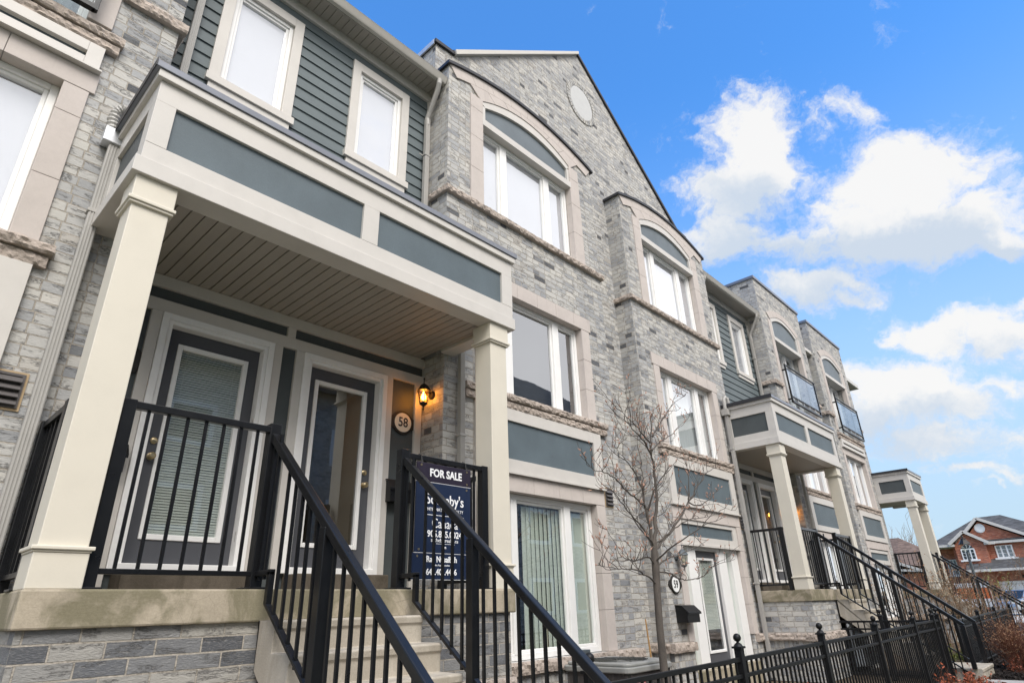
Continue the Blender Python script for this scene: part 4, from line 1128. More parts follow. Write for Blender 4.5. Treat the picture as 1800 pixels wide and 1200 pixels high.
# condenser
t = thing('air_conditioner', 'grey air conditioning unit on the ground behind the slim tree', 'air conditioner', (6.58, 4.55, GND))
def rrect(cx, cy, hx, hy, r, n=5):
    P = []
    for sx, sy, a0 in ((1, 1, 0), (-1, 1, PI / 2), (-1, -1, PI), (1, -1, 1.5 * PI)):
        for k in range(n + 1):
            a = a0 + PI / 2 * k / n; P.append((cx + sx * (hx - r) + r * math.cos(a), cy + sy * (hy - r) + r * math.sin(a)))
    return P
cx, cy = 6.58, 4.55; ht = -.60
q = MB(); q.prism(rrect(cx, cy, .43, .43, .08), GND + .08, ht - .06, 'z'); bd = q.build('body', 'ac_body', t)
q = MB(); z = GND + .12
for k in range(44):
    xx = cx - .40 + .80 * k / 43; q.box(xx - .005, xx + .005, cy - .438, cy - .43, GND + .1, ht - .07); q.box(cx - .438, cx - .43, cy - .40 + .8 * k / 43 - .005, cy - .40 + .8 * k / 43 + .005, GND + .1, ht - .07)
q.build('grille', 'taupe', bd)
q = MB(); q.prism(rrect(cx, cy, .47, .47, .10), ht - .07, ht - .01, 'z'); q.prism(rrect(cx, cy, .44, .44, .10), ht - .0095, ht + .025, 'z'); tp = q.build('top_cover', 'ac_top', t, .012)
q = MB()
for r in (.10, .16, .22, .28, .33): q.lathe([(r, ht + .026), (r + .008, ht + .032), (r + .012, ht + .026)], (cx, cy, 0), 32)
for k in range(12):
    a = 2 * PI * k / 12; q.beam((cx + .06 * math.cos(a), cy + .06 * math.sin(a), ht + .032), (cx + .35 * math.cos(a), cy + .35 * math.sin(a), ht + .032), .012, .008)
q.build('fan_guard', 'ac_body', tp)
q = MB(); q.prism([(cx - .33 + .14 * (1 + math.cos(a)) * .6, ht - .155 + .045 * math.sin(a)) for a in [2 * PI * k / 24 for k in range(24)]], cy - .452, cy - .438); bg = q.build('badge', 'whiteplate', t)
text_mesh('badge_lettering', 'LENNOX', .048, (cx - .245, cy - .4545, ht - .156), 'redletter', bg, bold=.001, xs=.85)
q = MB(); q.box(cx - .5, cx + .5, cy - .5, cy + .5, GND, GND + .08); q.build('pad', 'paving', t)
q = MB(); q.box(6.78, 6.94, 5.20, 5.30, -.60, -.50); q.build('isolator_box', 'greylamp', t, .006)

# garden stake
q = MB(); q.tube([(7.385, 4.6, -1.35), (7.40, 4.6, -.75), (7.385, 4.62, -.17)], [.013, .013, .009], 8)
tag(q.build('garden_stake', 'stake', None), 'thin bamboo stake standing between the air conditioner and the wall', 'stake')

# gas meter
t = thing('gas_meter', 'grey gas meter and pipes under the stairs of the second porch', 'gas meter', (14.3, 4.15, -1.0))
q = MB(); q.lathe([(.03, -.06), (.115, -.05), (.13, 0), (.115, .05), (.04, .06), (.04, .09)], (14.36, 4.13, -.66), 16, 'y'); q.lathe([(.08, -.13), (.08, -.08), (.03, -.06)], (14.36, 4.13, -.66), 12, 'y'); q.build('regulator', 'meter', t, smooth=True)
q = MB(); q.tube([(14.0, 4.16, -1.2), (14.0, 4.16, -.50), (14.12, 4.16, -.50)], .028, 8); q.tube([(13.86, 4.16, -.485), (14.28, 4.16, -.485)], .032, 8); q.tube([(14.36, 4.13, -.66), (14.58, 4.13, -.66), (14.58, 4.13, -1.3)], .024, 8); q.build('pipe', 'meter', t, smooth=True)
q = MB()
for k in range(4): q.box(14.0 + k * .26, 14.2 + k * .26, 4.0, 4.16, -1.2, -.88)
q.build('meter_case', 'meter', t, .025)
q = MB()
for k in range(4): q.box(14.07 + k * .26, 14.11 + k * .26, 3.985, 4.0, -.99, -.965)
q.build('red_tag', 'redlight', t)

# fences
def garden_fence(label, pts, posts, zt, group, ball=True, spacing=.105, zb=GND + .09, mid=True, name='garden_fence'):
    t = thing(name, label, 'fence', (pts[0][0], pts[0][1], GND), group)
    a = Vector((*pts[0], 0)); b = Vector((*pts[1], 0)); d = b - a; L = d.length; u = d / L
    za, zb2 = zt
    def ztop(s): return za + (zb2 - za) * s / L
    for s in posts:
        q = a + u * s; z = ztop(s) + .035
        m = MB(); m.box(q.x - .032, q.x + .032, q.y - .032, q.y + .032, GND, z + .05); o = m.build('post', 'fence', t, .003)
        c = MB(); c.box(q.x - .044, q.x + .044, q.y - .044, q.y + .044, z + .05, z + .066); c.lathe([(.040, z + .066), (.028, z + .085), (.012, z + .095), (.012, z + .103)], (q.x, q.y, 0), 10)
        if ball: c.ball((q.x, q.y, z + .133), .034, 12)
        c.build('finial', 'fence', o, smooth=True)
    rails = [(0, .034), (-.125, .030)] if mid else [(0, .034)]
    for dz, h in rails:
        m = MB(); m.beam(a + Vector((0, 0, za + dz)), b + Vector((0, 0, zb2 + dz)), .032, h); m.build('rail', 'fence', t, .003)
    m = MB(); m.beam(a + Vector((0, 0, zb)), b + Vector((0, 0, zb)), .032, .03); m.build('rail', 'fence', t, .003)
    H = za - .005 - (GND + .04); me = MB().box(-.0085, .0085, -.0085, .0085, 0, H).mesh('picket', 'fence')
    s = spacing
    while s < L - .03:
        if not any(abs(s - p) < .045 for p in posts):
            q = a + u * s; inst('picket', me, t, (q.x, q.y, GND + .04 + (ztop(s) - za)))
        s += spacing
    return t
fg = 'black garden fences with upright pickets'
garden_fence('long black picket fence with ball topped posts in front of house 59', ((3.40, 2.6), (11.95, 2.6)), [.05, 2.2, 4.29, 6.40, 8.52], (-.468, -.415), fg)
garden_fence('narrow black gate section between the long fence and the second stairs', ((12.02, 2.6), (13.80, 2.6)), [1.30, 1.70], (-.405, -.405), fg, name='garden_gate')
garden_fence('short black divider fence running from the gate to the second porch', ((13.42, 2.68), (13.42, 4.15)), [.75], (-.405, -.405), fg)
garden_fence('dark close-picketed fence between the second stairs and the brown shrub', ((15.16, 2.6), (23.6, 2.6)), [.04, 2.75, 5.3, 8.2], (-.475, -.40), fg, ball=False, spacing=.048)

# ------------------------------------------------------------------ plants
LIMBS = {
  'leader': [(6.59, 3.9, 0.62), (6.69, 3.9, 0.88), (6.79, 3.9, 1.19), (6.81, 3.9, 1.52), (6.8, 3.9, 1.77), (6.84, 3.9, 2.01), (6.91, 3.9, 2.26), (6.95, 3.9, 2.32)],
  'L1': [(6.58, 3.9, 0.6), (6.57, 3.91, 0.85), (6.52, 3.92, 1.08), (6.52, 3.92, 1.26), (6.57, 3.93, 1.46), (6.57, 3.94, 1.61)],
  'R1': [(6.6, 3.9, 0.58), (6.9, 3.93, 0.73), (7.29, 3.96, 0.92), (7.78, 3.99, 1.25), (8.18, 4.02, 1.51), (8.63, 4.05, 1.78), (9.08, 4.08, 1.93)],
  'R1b': [(7.78, 3.99, 1.25), (7.95, 3.95, 1.22), (8.21, 3.9, 1.32), (8.55, 3.84, 1.52)],
  'R1c': [(7.78, 3.99, 1.25), (7.80, 3.95, 1.49), (7.82, 3.93, 1.67)],
  'UR1': [(6.81, 3.9, 1.8), (7.19, 3.98, 1.98), (7.58, 4.06, 2.14), (8.06, 4.14, 2.36), (8.48, 4.21, 2.57)],
  'UR2': [(6.86, 3.9, 1.99), (7.23, 3.98, 2.23), (7.62, 4.06, 2.5), (8.13, 4.14, 2.8), (8.74, 4.22, 3.11)],
  'UL1': [(6.79, 3.9, 1.9), (6.5, 3.82, 1.96), (6.21, 3.75, 2.0), (5.95, 3.68, 2.02), (5.7, 3.6, 2.08)],
  'UL2': [(6.79, 3.9, 1.74), (6.61, 3.85, 1.83), (6.4, 3.8, 1.89), (6.16, 3.75, 1.93), (5.85, 3.7, 2.01), (5.5, 3.66, 2.0)],
  'L2': [(6.53, 3.91, 1.07), (6.21, 3.84, 1.13), (5.92, 3.77, 1.18), (5.64, 3.71, 1.25), (5.33, 3.64, 1.29), (5.03, 3.58, 1.27), (4.77, 3.52, 1.36)],
  'L3': [(6.57, 3.9, 0.64), (6.32, 3.89, 0.85), (5.99, 3.88, 1.04), (5.81, 3.86, 1.16), (5.58, 3.85, 1.22)],
  'L4': [(6.56, 3.9, 0.21), (6.22, 3.82, 0.29), (5.94, 3.74, 0.34), (5.52, 3.66, 0.34), (5.2, 3.59, 0.32), (4.87, 3.51, 0.35)],
  'L5': [(6.57, 3.9, 0.42), (6.4, 3.89, 0.5), (6.19, 3.89, 0.46), (6.02, 3.88, 0.45), (5.82, 3.87, 0.48), (5.61, 3.86, 0.4)],
  'R2': [(6.57, 3.9, 0.4), (6.88, 3.93, 0.49), (7.24, 3.96, 0.55), (7.68, 3.99, 0.64), (8.1, 4.02, 0.72)],
  'R3': [(6.56, 3.9, 0.35), (6.77, 3.86, 0.33), (6.97, 3.83, 0.27), (7.19, 3.79, 0.26), (7.43, 3.75, 0.3), (7.56, 3.72, 0.4)],
  'R4': [(6.62, 3.9, 0.64), (7.06, 3.93, 0.81), (7.4, 3.96, 0.93), (7.8, 3.99, 1.04), (8.35, 4.02, 1.11), (8.83, 4.05, 1.24)],
  'M1': [(6.52, 3.92, 1.26), (6.41, 3.92, 1.44), (6.26, 3.94, 1.6), (6.06, 3.97, 1.74)],
  'M2': [(6.55, 3.91, 1.02), (6.55, 3.78, 1.25), (6.62, 3.66, 1.43), (6.57, 3.54, 1.5)],
  'B1': [(6.60, 3.9, .62), (6.62, 4.15, .95), (6.72, 4.35, 1.25), (6.80, 4.6, 1.42)],
  'B2': [(6.57, 3.9, .45), (6.55, 3.6, .62), (6.7, 3.3, .80), (6.75, 3.15, 1.0)],
}
def curl(p, d, L, rng, n=5, up=.25, wob=.35):
    pts = [Vector(p)]; d = Vector(d).normalized()
    for k in range(n):
        d = (d + Vector((rng.uniform(-wob, wob), rng.uniform(-wob, wob), rng.uniform(-wob, wob) + up * .4))).normalized()
        pts.append(pts[-1] + d * L / n)
    return pts
def bare_tree():
    rng = random.Random(11)
    t = thing('young_tree', 'slim leafless tree with pinkish buds in front of the gabled house', 'tree', (6.50, 3.9, GND))
    tr = MB(); tr.tube([(6.49, 3.9, GND), (6.50, 3.9, -.6), (6.51, 3.9, -.22), (6.54, 3.9, .1), (6.57, 3.9, .35), (6.58, 3.9, .5), (6.60, 3.9, .66)], [.050, .043, .040, .040, .044, .042, .031], 12); tr.build('trunk', 'bark', t, smooth=True)
    br = MB(); tw = MB(); bd = MB()
    def bud(p, d):
        p = Vector(p); d = Vector(d).normalized(); L = rng.uniform(.022, .05)
        bd.tube([p - d * .004, p + d * L * .35, p + d * L], [.004, rng.uniform(.006, .010), .0015], 5)
    def twig(p, d, L, r, lvl):
        pts = curl(p, d, L, rng, 5 if lvl < 2 else 4, .3, .30); tw.tube(pts, [max(.0022, r * (1 - .65 * i / (len(pts) - 1))) for i in range(len(pts))], 5 if r > .004 else 4, cap=False)
        dd = pts[-1] - pts[-2]
        if rng.random() < .42: bud(pts[-1], dd)
        if lvl < 2:
            for k in range(rng.choice((1, 2, 3))):
                i = rng.randrange(1, len(pts)); b = pts[i]; nd_ = (dd.normalized() * .7 + Vector((rng.uniform(-1, 1), rng.uniform(-.8, .8), rng.uniform(-.4, 1)))).normalized()
                twig(b, nd_, L * rng.uniform(.4, .75), r * .65, lvl + 1)
        elif rng.random() < .6: bud(pts[2], Vector((rng.uniform(-1, 1), rng.uniform(-1, 1), rng.uniform(0, 1))))
    for name, P in LIMBS.items():
        P = [Vector(p) for p in P]; fine = []
        for i in range(len(P) - 1):                            # smooth the limb and give it kinks
            p0, p1, p2, p3 = P[max(i - 1, 0)], P[i], P[i + 1], P[min(i + 2, len(P) - 1)]
            for k in range(4):
                s = k / 4; q = .5 * ((2 * p1) + (p2 - p0) * s + (2 * p0 - 5 * p1 + 4 * p2 - p3) * s * s + (3 * p1 - p0 - 3 * p2 + p3) * s ** 3)
                fine.append(q + Vector((rng.uniform(-.008, .008), rng.uniform(-.012, .012), rng.uniform(-.008, .008))))
        fine.append(P[-1])
        r0 = {'leader': .025, 'L1': .023, 'R1': .020}.get(name, .0115); n = len(fine)
        br.tube(fine, [max(.003, r0 * (1 - .85 * i / (n - 1))) for i in range(n)], 7)
        bud(fine[-1], fine[-1] - fine[-2])
        for i in range(3, n):
            if rng.random() < .50:
                d = (fine[i] - fine[i - 1]).normalized(); nd_ = (d * .8 + Vector((rng.uniform(-1, 1), rng.uniform(-.9, .9), rng.uniform(-.35, .95)))).normalized()
                twig(fine[i], nd_, rng.uniform(.14, .40), .0048, 1 if rng.random() < .6 else 0)
    o = br.build('crown', 'bark', t, smooth=True); tw.build('twigs', 'twig', o, fix=False); b = bd.build('buds', 'bud', o, fix=False); b['kind'] = 'stuff'
bare_tree()

def twiggy(label, name, c, R, H, n, mat, r=.004, leaf=None, nl=0, seed=1, cat='shrub', up=.5, spread=1.0, lsize=.03, group=None, depth=2, leafmat=None):
    """a leafless or sparse shrub: many thin stems from the base, forking"""
    rng = random.Random(seed); t = thing(name, label, cat, c, group); mb = MB(); lf = MB()
    tips = []
    def go(p, d, L, rad, lvl):
        pts = curl(p, d, L, rng, 4, up * .4, .22); mb.tube(pts, [max(.0012, rad * (1 - .5 * i / 4)) for i in range(5)], 3 if rad < .006 else 5, cap=False)
        for i in (2, 3, 4): tips.append((pts[i], pts[i] - pts[i - 1]))
        if lvl < depth:
            for k in range(rng.choice((2, 3))):
                i = rng.choice((2, 3, 4)); dd = ((pts[i] - pts[i - 1]).normalized() + Vector((rng.uniform(-1, 1), rng.uniform(-1, 1), rng.uniform(-.4, .8))) * .75).normalized()
                go(pts[i], dd, L * rng.uniform(.45, .7), rad * .6, lvl + 1)
    for k in range(n):
        a = rng.uniform(0, 2 * PI); rr = math.sqrt(rng.random()) * R * .45; ph = rng.uniform(.1, 1) * spread
        d = Vector((math.cos(a) * ph, math.sin(a) * ph, 1.0)).normalized()
        go(Vector(c) + Vector((math.cos(a) * rr, math.sin(a) * rr, 0)), d, H * rng.uniform(.5, .75) * (1 if ph < .8 else .85), r, 0)
    mb.build('stems', mat, t, fix=False)
    if nl:
        for k in range(nl):
            p, d = rng.choice(tips); p = p + Vector((rng.uniform(-.02, .02), rng.uniform(-.02, .02), rng.uniform(-.02, .02)))
            a = Vector((rng.uniform(-1, 1), rng.uniform(-1, 1), rng.uniform(-1, 1))).normalized(); b = a.cross(Vector((rng.uniform(-1, 1), rng.uniform(-1, 1), rng.uniform(-1, 1)))).normalized()
            L = lsize * rng.uniform(.6, 1.3); lf.add([p - a * L, p + b * L * .4, p + a * L, p - b * L * .4], [(0, 1, 2, 3)])
        lf.build('foliage', leafmat or 'tanleaf', t, fix=False)
    return t
twiggy('round red-brown shrub on dark mulch before the black fence', 'round_shrub', (16.35, 1.72, GND), .58, .80, 260, 'redtwig', .006, nl=4200, seed=5, spread=1.15, lsize=.016, leafmat='tanleaf')
twiggy('low shrub with orange-red leaves at the foot of the gate', 'low_shrub', (11.9, 2.12, GND), .6, .34, 40, 'redtwig', .005, nl=430, seed=8, spread=1.6, lsize=.026, leafmat='redleaf')
twiggy('sprawling low red twigs on the mulch before the round shrub', 'low_shrub', (15.6, 1.75, GND), .5, .26, 34, 'redtwig', .004, nl=160, seed=18, spread=2.4, lsize=.018, leafmat='redleaf', up=.1)
twiggy('tall tangled leafless shrub climbing before the far pier and far porch', 'tangled_shrub', (20.4, 3.75, GND), 1.9, 1.75, 40, 'tantwig', .011, nl=900, seed=21, spread=.75, lsize=.028, depth=3, leafmat='tanleaf')
twiggy('smaller tangled shrub with dry leaves beside the far porch stairs', 'tangled_shrub', (22.9, 3.0, GND), 1.2, 1.75, 24, 'tantwig', .010, nl=500, seed=23, spread=.7, lsize=.028, depth=3, leafmat='tanleaf')
twiggy('yellow-green garden plants behind the end of the second stairs', 'garden_plant', (16.6, 3.25, GND), .8, .35, 60, 'greenleaf', .004, nl=700, seed=31, spread=1.5, lsize=.035, leafmat='greenleaf')
twiggy('dry brown garden plants behind the long picket fence', 'garden_plant', (8.6, 3.3, GND), 1.3, .30, 40, 'tantwig', .004, nl=380, seed=33, spread=1.8, lsize=.035, leafmat='redleaf')
twiggy('leafless street tree before the white garage at the right edge', 'street_tree', (40.3, 2.75, GND), .7, 2.6, 16, 'tantwig', .02, seed=41, cat='tree', spread=.5, depth=4, up=.7)
twiggy('bare tree tips rising behind the brown roof', 'far_tree', (92, 17.2, GND), 1.6, 7.2, 9, 'tantwig', .07, seed=43, cat='tree', spread=.3, depth=3, up=.8)
twiggy('small yellowish bare bush before the brick house, left of its window', 'far_bush', (50, 6.2, GND), 1.3, 2.3, 30, 'tantwig', .012, nl=500, seed=44, spread=.6, depth=2, leafmat='greenleaf', lsize=.06)

# ------------------------------------------------------------------ ground
def sheet(name, mat, x0, x1, y0, y1, z, thick=None):
    m = MB()
    if thick: m.box(x0, x1, y0, y1, z - thick, z)
    else: m.quad((x0, y0, z), (x1, y0, z), (x1, y1, z), (x0, y1, z))
    return struct(name, m, mat)
sheet('ground', 'grass', -300, 900, -500, 700, GND - .012)
sheet('garden_bed', 'soil', -6, 24.5, 2.2, 5.9, GND - .004)
sheet('mulch_bed', 'mulch', 14.2, 24.0, .9, 2.9, GND + .006)
sheet('path', 'paving', -12, 60, -1.6, .9, GND - .002)
sheet('landing_path', 'paving', 13.7, 14.17, .9, 2.2, GND + .008)
sheet('stair_path', 'paving', 1.9, 3.4, .9, 2.2, GND + .008)
sheet('road', 'asphalt', 31, 41, -120, 160, GND - .006)
sheet('driveway', 'paving', 41, 63.9, 1.5, 8.2, GND - .003)
ch = MB()
rng = random.Random(3)
for k in range(5200):                                        # bark chips on the mulch
    x = 14.3 + 5.5 * rng.random() ** 1.3; y = rng.uniform(.95, 2.85); a = rng.uniform(0, PI); L = rng.uniform(.012, .045); w = L * rng.uniform(.25, .5); z = GND + .008 + rng.random() * .03; tl = rng.uniform(-.5, .5) * L
    ca, sa = math.cos(a), math.sin(a)
    ch.add([(x - ca * L, y - sa * L, z - tl), (x - sa * w, y + ca * w, z + .006), (x + ca * L, y + sa * L, z + tl), (x + sa * w, y - ca * w, z + .004)], [(0, 1, 2, 3)])
o = ch.build('bark_chips', 'mulch', fix=False); o['kind'] = 'stuff'; tag(o, 'loose dark bark chips spread on the planting bed', 'mulch')

# ------------------------------------------------------------------ far houses, lamp, car
def gable_trim(mb, y0, z0, ya, za, y1, z1, x, w=.22, d=.25):
    for (a, b) in (((y0, z0), (ya, za)), ((ya, za), (y1, z1))):
        mb.beam((x, a[0], a[1]), (x, b[0], b[1]), d, w, up=(0, 0, 1))
def far_window(t, x, y0, y1, z0, z1, arched=False):
    f = MB(); yy = [(y0, z0), (y1, z0), (y1, z1)]
    top = [(y1 + (y0 - y1) * k / 12, z1 + (.42 * math.sin(PI * k / 12) if arched else 0)) for k in range(13)]
    f.prism([(y0, z0), (y1, z0)] + top, x - .09, x + .05, 'x'); f.box(x - .16, x + .05, min(y0, y1) - .18, max(y0, y1) + .18, z0 - .12, z0)
    o = f.build('window', 'vinyl', t)
    p = MB(); L = y1 - y0
    for a, b in ((.09, .29), (.39, .61), (.71, .91)):
        for c in range(3): p.box(x - .10, x - .0905, y0 + L * a, y0 + L * b, z0 + (z1 - z0) * (.06 + c * .31), z0 + (z1 - z0) * (.33 + c * .31))
    p.build('pane', 'carglass' if arched else 'sheer', o)
    if arched:
        q = MB()
        for k in range(4):
            a0, a1 = PI * (k + .1) / 4, PI * (k + .9) / 4; ym = (y0 + y1) / 2; h = (y0 - y1) / 2 * .9
            q.prism([(ym + h * .35 * math.cos(a0), z1 + .06), (ym + h * math.cos(a0), z1 + .05 + .33 * math.sin(a0)), (ym + h * math.cos(a1), z1 + .05 + .33 * math.sin(a1)), (ym + h * .35 * math.cos(a1), z1 + .06)], x - .10, x - .0905, 'x')
        q.build('fan_light', 'carglass', o)
t = thing('brick_house', 'red brick house with grey hipped roof and white garage door at the right edge', 'house', (64, 6.5, GND), 'brick houses at the end of the row')
xf = 64
w = MB(); w.box(xf, xf + 13, 2.0, 9.6, GND, 3.75)
w.prism([(7.9, 3.74), (4.1, 3.74), (7.35, 5.4)], xf - .02, xf + 2, 'x') if False else None
w.box(xf - .55, xf + .2, 7.25, 9.35, GND, 3.75); w.prism([(9.35, 3.75), (7.25, 3.75), (8.45, 4.55)], xf - .55, xf + 2, 'x')
w.prism([(8.9, 3.75), (4.2, 3.75), (7.35, 5.45)], xf - .02, xf + 3, 'x'); w.box(xf + 2.0, xf + 12, 9.6, 11.2, GND, 3.75)
w.build('wall', 'red_brick', t)
r = MB()
e0, e1 = 1.5, 11.4; xa, xb = xf - .35, xf + 13.5; rz0 = 3.8; rx = xf + 6.5; rza = 6.35
r.add([(xa, e0, rz0), (xa, e1, rz0), (xb, e1, rz0), (xb, e0, rz0), (rx, 8.1, rza), (rx, 6.3, rza + .05)], [(0, 1, 4, 5), (1, 2, 4), (2, 3, 5, 4), (3, 0, 5)])
for (y0, ya, y1, za, xx) in ((9.6, 8.45, 7.0, 4.72, xf - .75), (9.2, 7.35, 3.9, 5.68, xf - .2)):
    r.add([(xx, y0, 3.82), (xx, ya, za), (xx, y1, 3.82), (xf + 5, y0, 3.82), (xf + 5, ya, za), (xf + 5, y1, 3.82)], [(0, 1, 4, 3), (1, 2, 5, 4)])
r.add([(xf - 1.6, 1.5, 1.72), (xf - 1.6, 8.9, 1.72), (xf + .05, 8.9, 2.55), (xf + .05, 1.5, 2.55)], [(0, 1, 2, 3)])
r.box(xf - .25, xf + .3, 4.1, 7.3, 3.86, 3.99)
r.build('roof', 'shingle', t)
g = MB(); gable_trim(g, 9.65, 3.80, 8.45, 4.74, 6.95, 3.72, xf - .78); gable_trim(g, 9.2, 3.9, 7.35, 5.70, 3.85, 3.80, xf - .25)
g.box(xf - .8, xf - .5, 9.3, 10.4, 3.62, 3.80); g.box(xf - .8, xf - .5, 6.6, 7.3, 3.6, 3.78); g.box(xf - .4, xf - .1, 1.5, 7.2, 3.66, 3.84); g.box(xf - 1.72, xf - 1.5, 1.5, 8.9, 1.58, 1.76); g.box(xf + 1.7, xf + 2.2, 9.6, 11.3, 3.62, 3.82)
g.build('eave_trim', 'trim', t)
v = MB(); v.lathe([(.36, -.05), (.36, 0), (.30, -.08)], (xf - .03, 7.33, 4.92), 24, 'x'); v.build('round_vent', 'whiteplate', t)
far_window(t, xf - .56, 9.0, 8.05, 2.55, 3.35, True); far_window(t, xf - .02, 6.75, 5.62, 2.58, 3.5); far_window(t, xf + 1.98, 10.6, 9.9, 1.5, 2.75)
gd = MB(); gd.box(xf - .03, xf + .1, 2.6, 7.25, GND, .85); o = gd.build('garage_door', 'garage', t)
gl = MB()
for k in range(4): gl.box(xf - .034, xf - .031, 2.7, 7.15, GND + .5 * k + .48, GND + .5 * k + .5)
gl.build('panel_groove', 'ac_top', o)
wl = MB(); wl.lathe([(.02, .12), (.08, .08), (.08, -.08), (.02, -.12)], (xf - .12, 5.55, 1.15), 8); wl.build('wall_light', 'bronze', t)

t = thing('brick_house', 'brick house with a brown roof, seen low between the last pier and the far porch', 'house', (80, 15, GND), 'brick houses at the end of the row')
w = MB(); w.box(80, 90, 11.9, 24, GND, 2.2); w.prism([(17.4, 2.2), (24, 2.2), (21.5, 5.2)], 80.02, 81, 'x') if False else None
w.build('wall', 'red_brick', t)
r = MB(); r.add([(79.6, 11.4, 2.15), (79.6, 17.4, 3.3), (79.6, 24, 2.15), (84, 17.5, 6.2), (84, 22, 6.2), (90, 11.4, 2.15), (90, 24, 2.15)], [(0, 1, 3), (1, 4, 3), (1, 2, 4), (0, 3, 5), (3, 4, 6, 5), (2, 6, 4)]); r.build('roof', 'brown_shingle', t)
g = MB(); g.beam((79.55, 11.3, 2.1), (79.55, 17.4, 2.6), .3, .22); g.build('eave_trim', 'trim', t)
g = MB(); g.beam((79.5, 17.4, 3.35), (79.5, 15.2, 2.45), .3, .25); g.build('eave_trim', 'trim', t)

t = thing('street_lamp', 'slim grey street lamp before the red brick house', 'street lamp', (30, 4.07, GND))
q = MB(); q.tube([(30, 4.07, GND), (30, 4.07, -.6), (30, 4.07, 1.5)], [.085, .06, .045], 10); q.build('pole', 'greylamp', t, smooth=True)
q = MB(); q.lathe([(.04, 1.48), (.10, 1.52), (.11, 1.56), (.17, 1.78)], (30, 4.07, 0), 8); q.build('lamp_glass', 'lampglass', t)
q = MB(); q.lathe([(.21, 1.78), (.20, 1.80), (.10, 1.93), (.09, 1.98), (.04, 2.0), (.03, 2.06), (.005, 2.10)], (30, 4.07, 0), 8); q.build('hood', 'bronze', t)

def parked_car(label, at, rot):
    t = thing('parked_car', label, 'car', at)
    t.rotation_euler.z = rot
    def mk(mb, name, mat, par, bevel=0, smooth=False):
        me = mb.mesh(name, mat, (0, 0, 0), smooth); o = bpy.data.objects.new(name, me); COL.objects.link(o); o.parent = par
        if bevel: bev(o, bevel)
        return o
    b = MB(); b.prism([(-2.2, .32), (2.15, .32), (2.22, .55), (2.15, .82), (1.25, .98), (-2.05, 1.02), (-2.25, .85)], -.88, .88, 'y') ; body = mk(b, 'body', 'car', t, .09)
    c = MB(); P = [(-2.0, -.80, 1.0), (1.2, -.80, .97), (.35, -.66, 1.52), (-1.75, -.66, 1.55)]
    c.add(P + [(p[0], -p[1], p[2]) for p in P], [(0, 1, 2, 3), (7, 6, 5, 4), (0, 4, 5, 1), (1, 5, 6, 2), (2, 6, 7, 3), (3, 7, 4, 0)]); mk(c, 'cabin', 'car', t, .06)
    g = MB()
    for s in (-1, 1):
        g.add([(-1.8, s * .795, 1.05), (.95, s * .795, 1.03), (.30, s * .69, 1.45), (-1.6, s * .69, 1.47)], [(0, 1, 2, 3)])
    g.add([(1.16, -.7, 1.02), (1.16, .7, 1.02), (.42, .6, 1.49), (.42, -.6, 1.49)], [(0, 1, 2, 3)]); g.add([(-2.01, -.7, 1.08), (-2.01, .7, 1.08), (-1.80, .6, 1.48), (-1.80, -.6, 1.48)], [(0, 1, 2, 3)]); mk(g, 'windows', 'carglass', t)
    for x in (-1.38, 1.35):
        for s in (-1, 1):
            w = MB(); w.lathe([(.20, -.1), (.33, -.1), (.34, -.04), (.34, .04), (.33, .1), (.20, .1)], (x, s * .82, .34), 20, 'y'); o = mk(w, 'wheel', 'tyre', t, smooth=True)
            r = MB(); r.lathe([(.05, -.11), (.20, -.105), (.20, .105), (.05, .11)], (x, s * .82, .34), 12, 'y'); mk(r, 'rim', 'galv', o)
    for s in (-1, 1):
        h = MB(); h.box(2.10, 2.20, s * .62 - .17, s * .62 + .17, .68, .80); mk(h, 'headlight', 'whiteplate', t, .02)
        h = MB(); h.box(-2.26, -2.16, s * .68 - .12, s * .68 + .12, .72, .98); mk(h, 'tail_light', 'redlight', t, .02)
        h = MB(); h.box(.85, 1.0, s * .98 - .09, s * .98 + .09, 1.0, 1.12); mk(h, 'side_mirror', 'car', t, .02)
    return t
parked_car('silver car parked before the white garage door', (55.5, 5.4, GND), 2.75)

t = thing('banner', 'orange and white banner standing behind the far stair railings', 'banner', (36, 4.95, GND))
q = MB(); q.box(36, 36.03, 4.5, 5.75, -.20, .26); q.build('orange_sheet', 'orange', t)
q = MB(); q.box(35.99, 36.02, 4.5, 5.75, .2605, .46); q.box(35.99, 36.02, 4.5, 5.75, -.55, -.2005); q.build('white_sheet', 'whitebanner', t)
q = MB()
for yy in (4.5, 5.75): q.box(36.03, 36.08, yy - .03, yy + .03, GND, .5)
q.build('post', 'galv', t)

# houses across the lane, seen mirrored in the window panes
def lane_house(label, x0, x1, y0, ze, zr):
    t = thing('lane_house', label, 'house', ((x0 + x1) / 2, y0, GND), 'houses across the lane')
    w = MB(); w.box(x0, x1, y0 - 9, y0, GND, ze); w.build('wall', 'lane_brick', t)
    r = MB(); h = 3.2; r.add([(x0 - .5, y0 + .5, ze), (x1 + .5, y0 + .5, ze), (x1 + .5, y0 - 9.5, ze), (x0 - .5, y0 - 9.5, ze), (x0 + h, y0 - 4.5, zr), (x1 - h, y0 - 4.5, zr)], [(0, 1, 5, 4), (1, 2, 5), (2, 3, 4, 5), (3, 0, 4)]); r.box(x0 - .5, x1 + .5, y0 + .3, y0 + .5, ze - .2, ze - .01); r.build('roof', 'shingle', t)
    f = MB(); p = MB(); k = x0 + 1.0
    while k < x1 - 2:
        for z in (-.3, 2.6, 5.4):
            f.ringbox(k, k + 1.6, z, z + 1.5, .16, y0, y0 + .05); p.box(k + .16, k + 1.44, y0 - .0, y0 + .02, z + .16, z + 1.34)
        k += 3.1
    o = f.build('window_trim', 'vinyl', t); p.build('pane', 'carglass', o)
lane_house('grey brick house across the lane, mirrored in the window panes', 16.6, 30.0, -7.6, 9.0, 12.75)
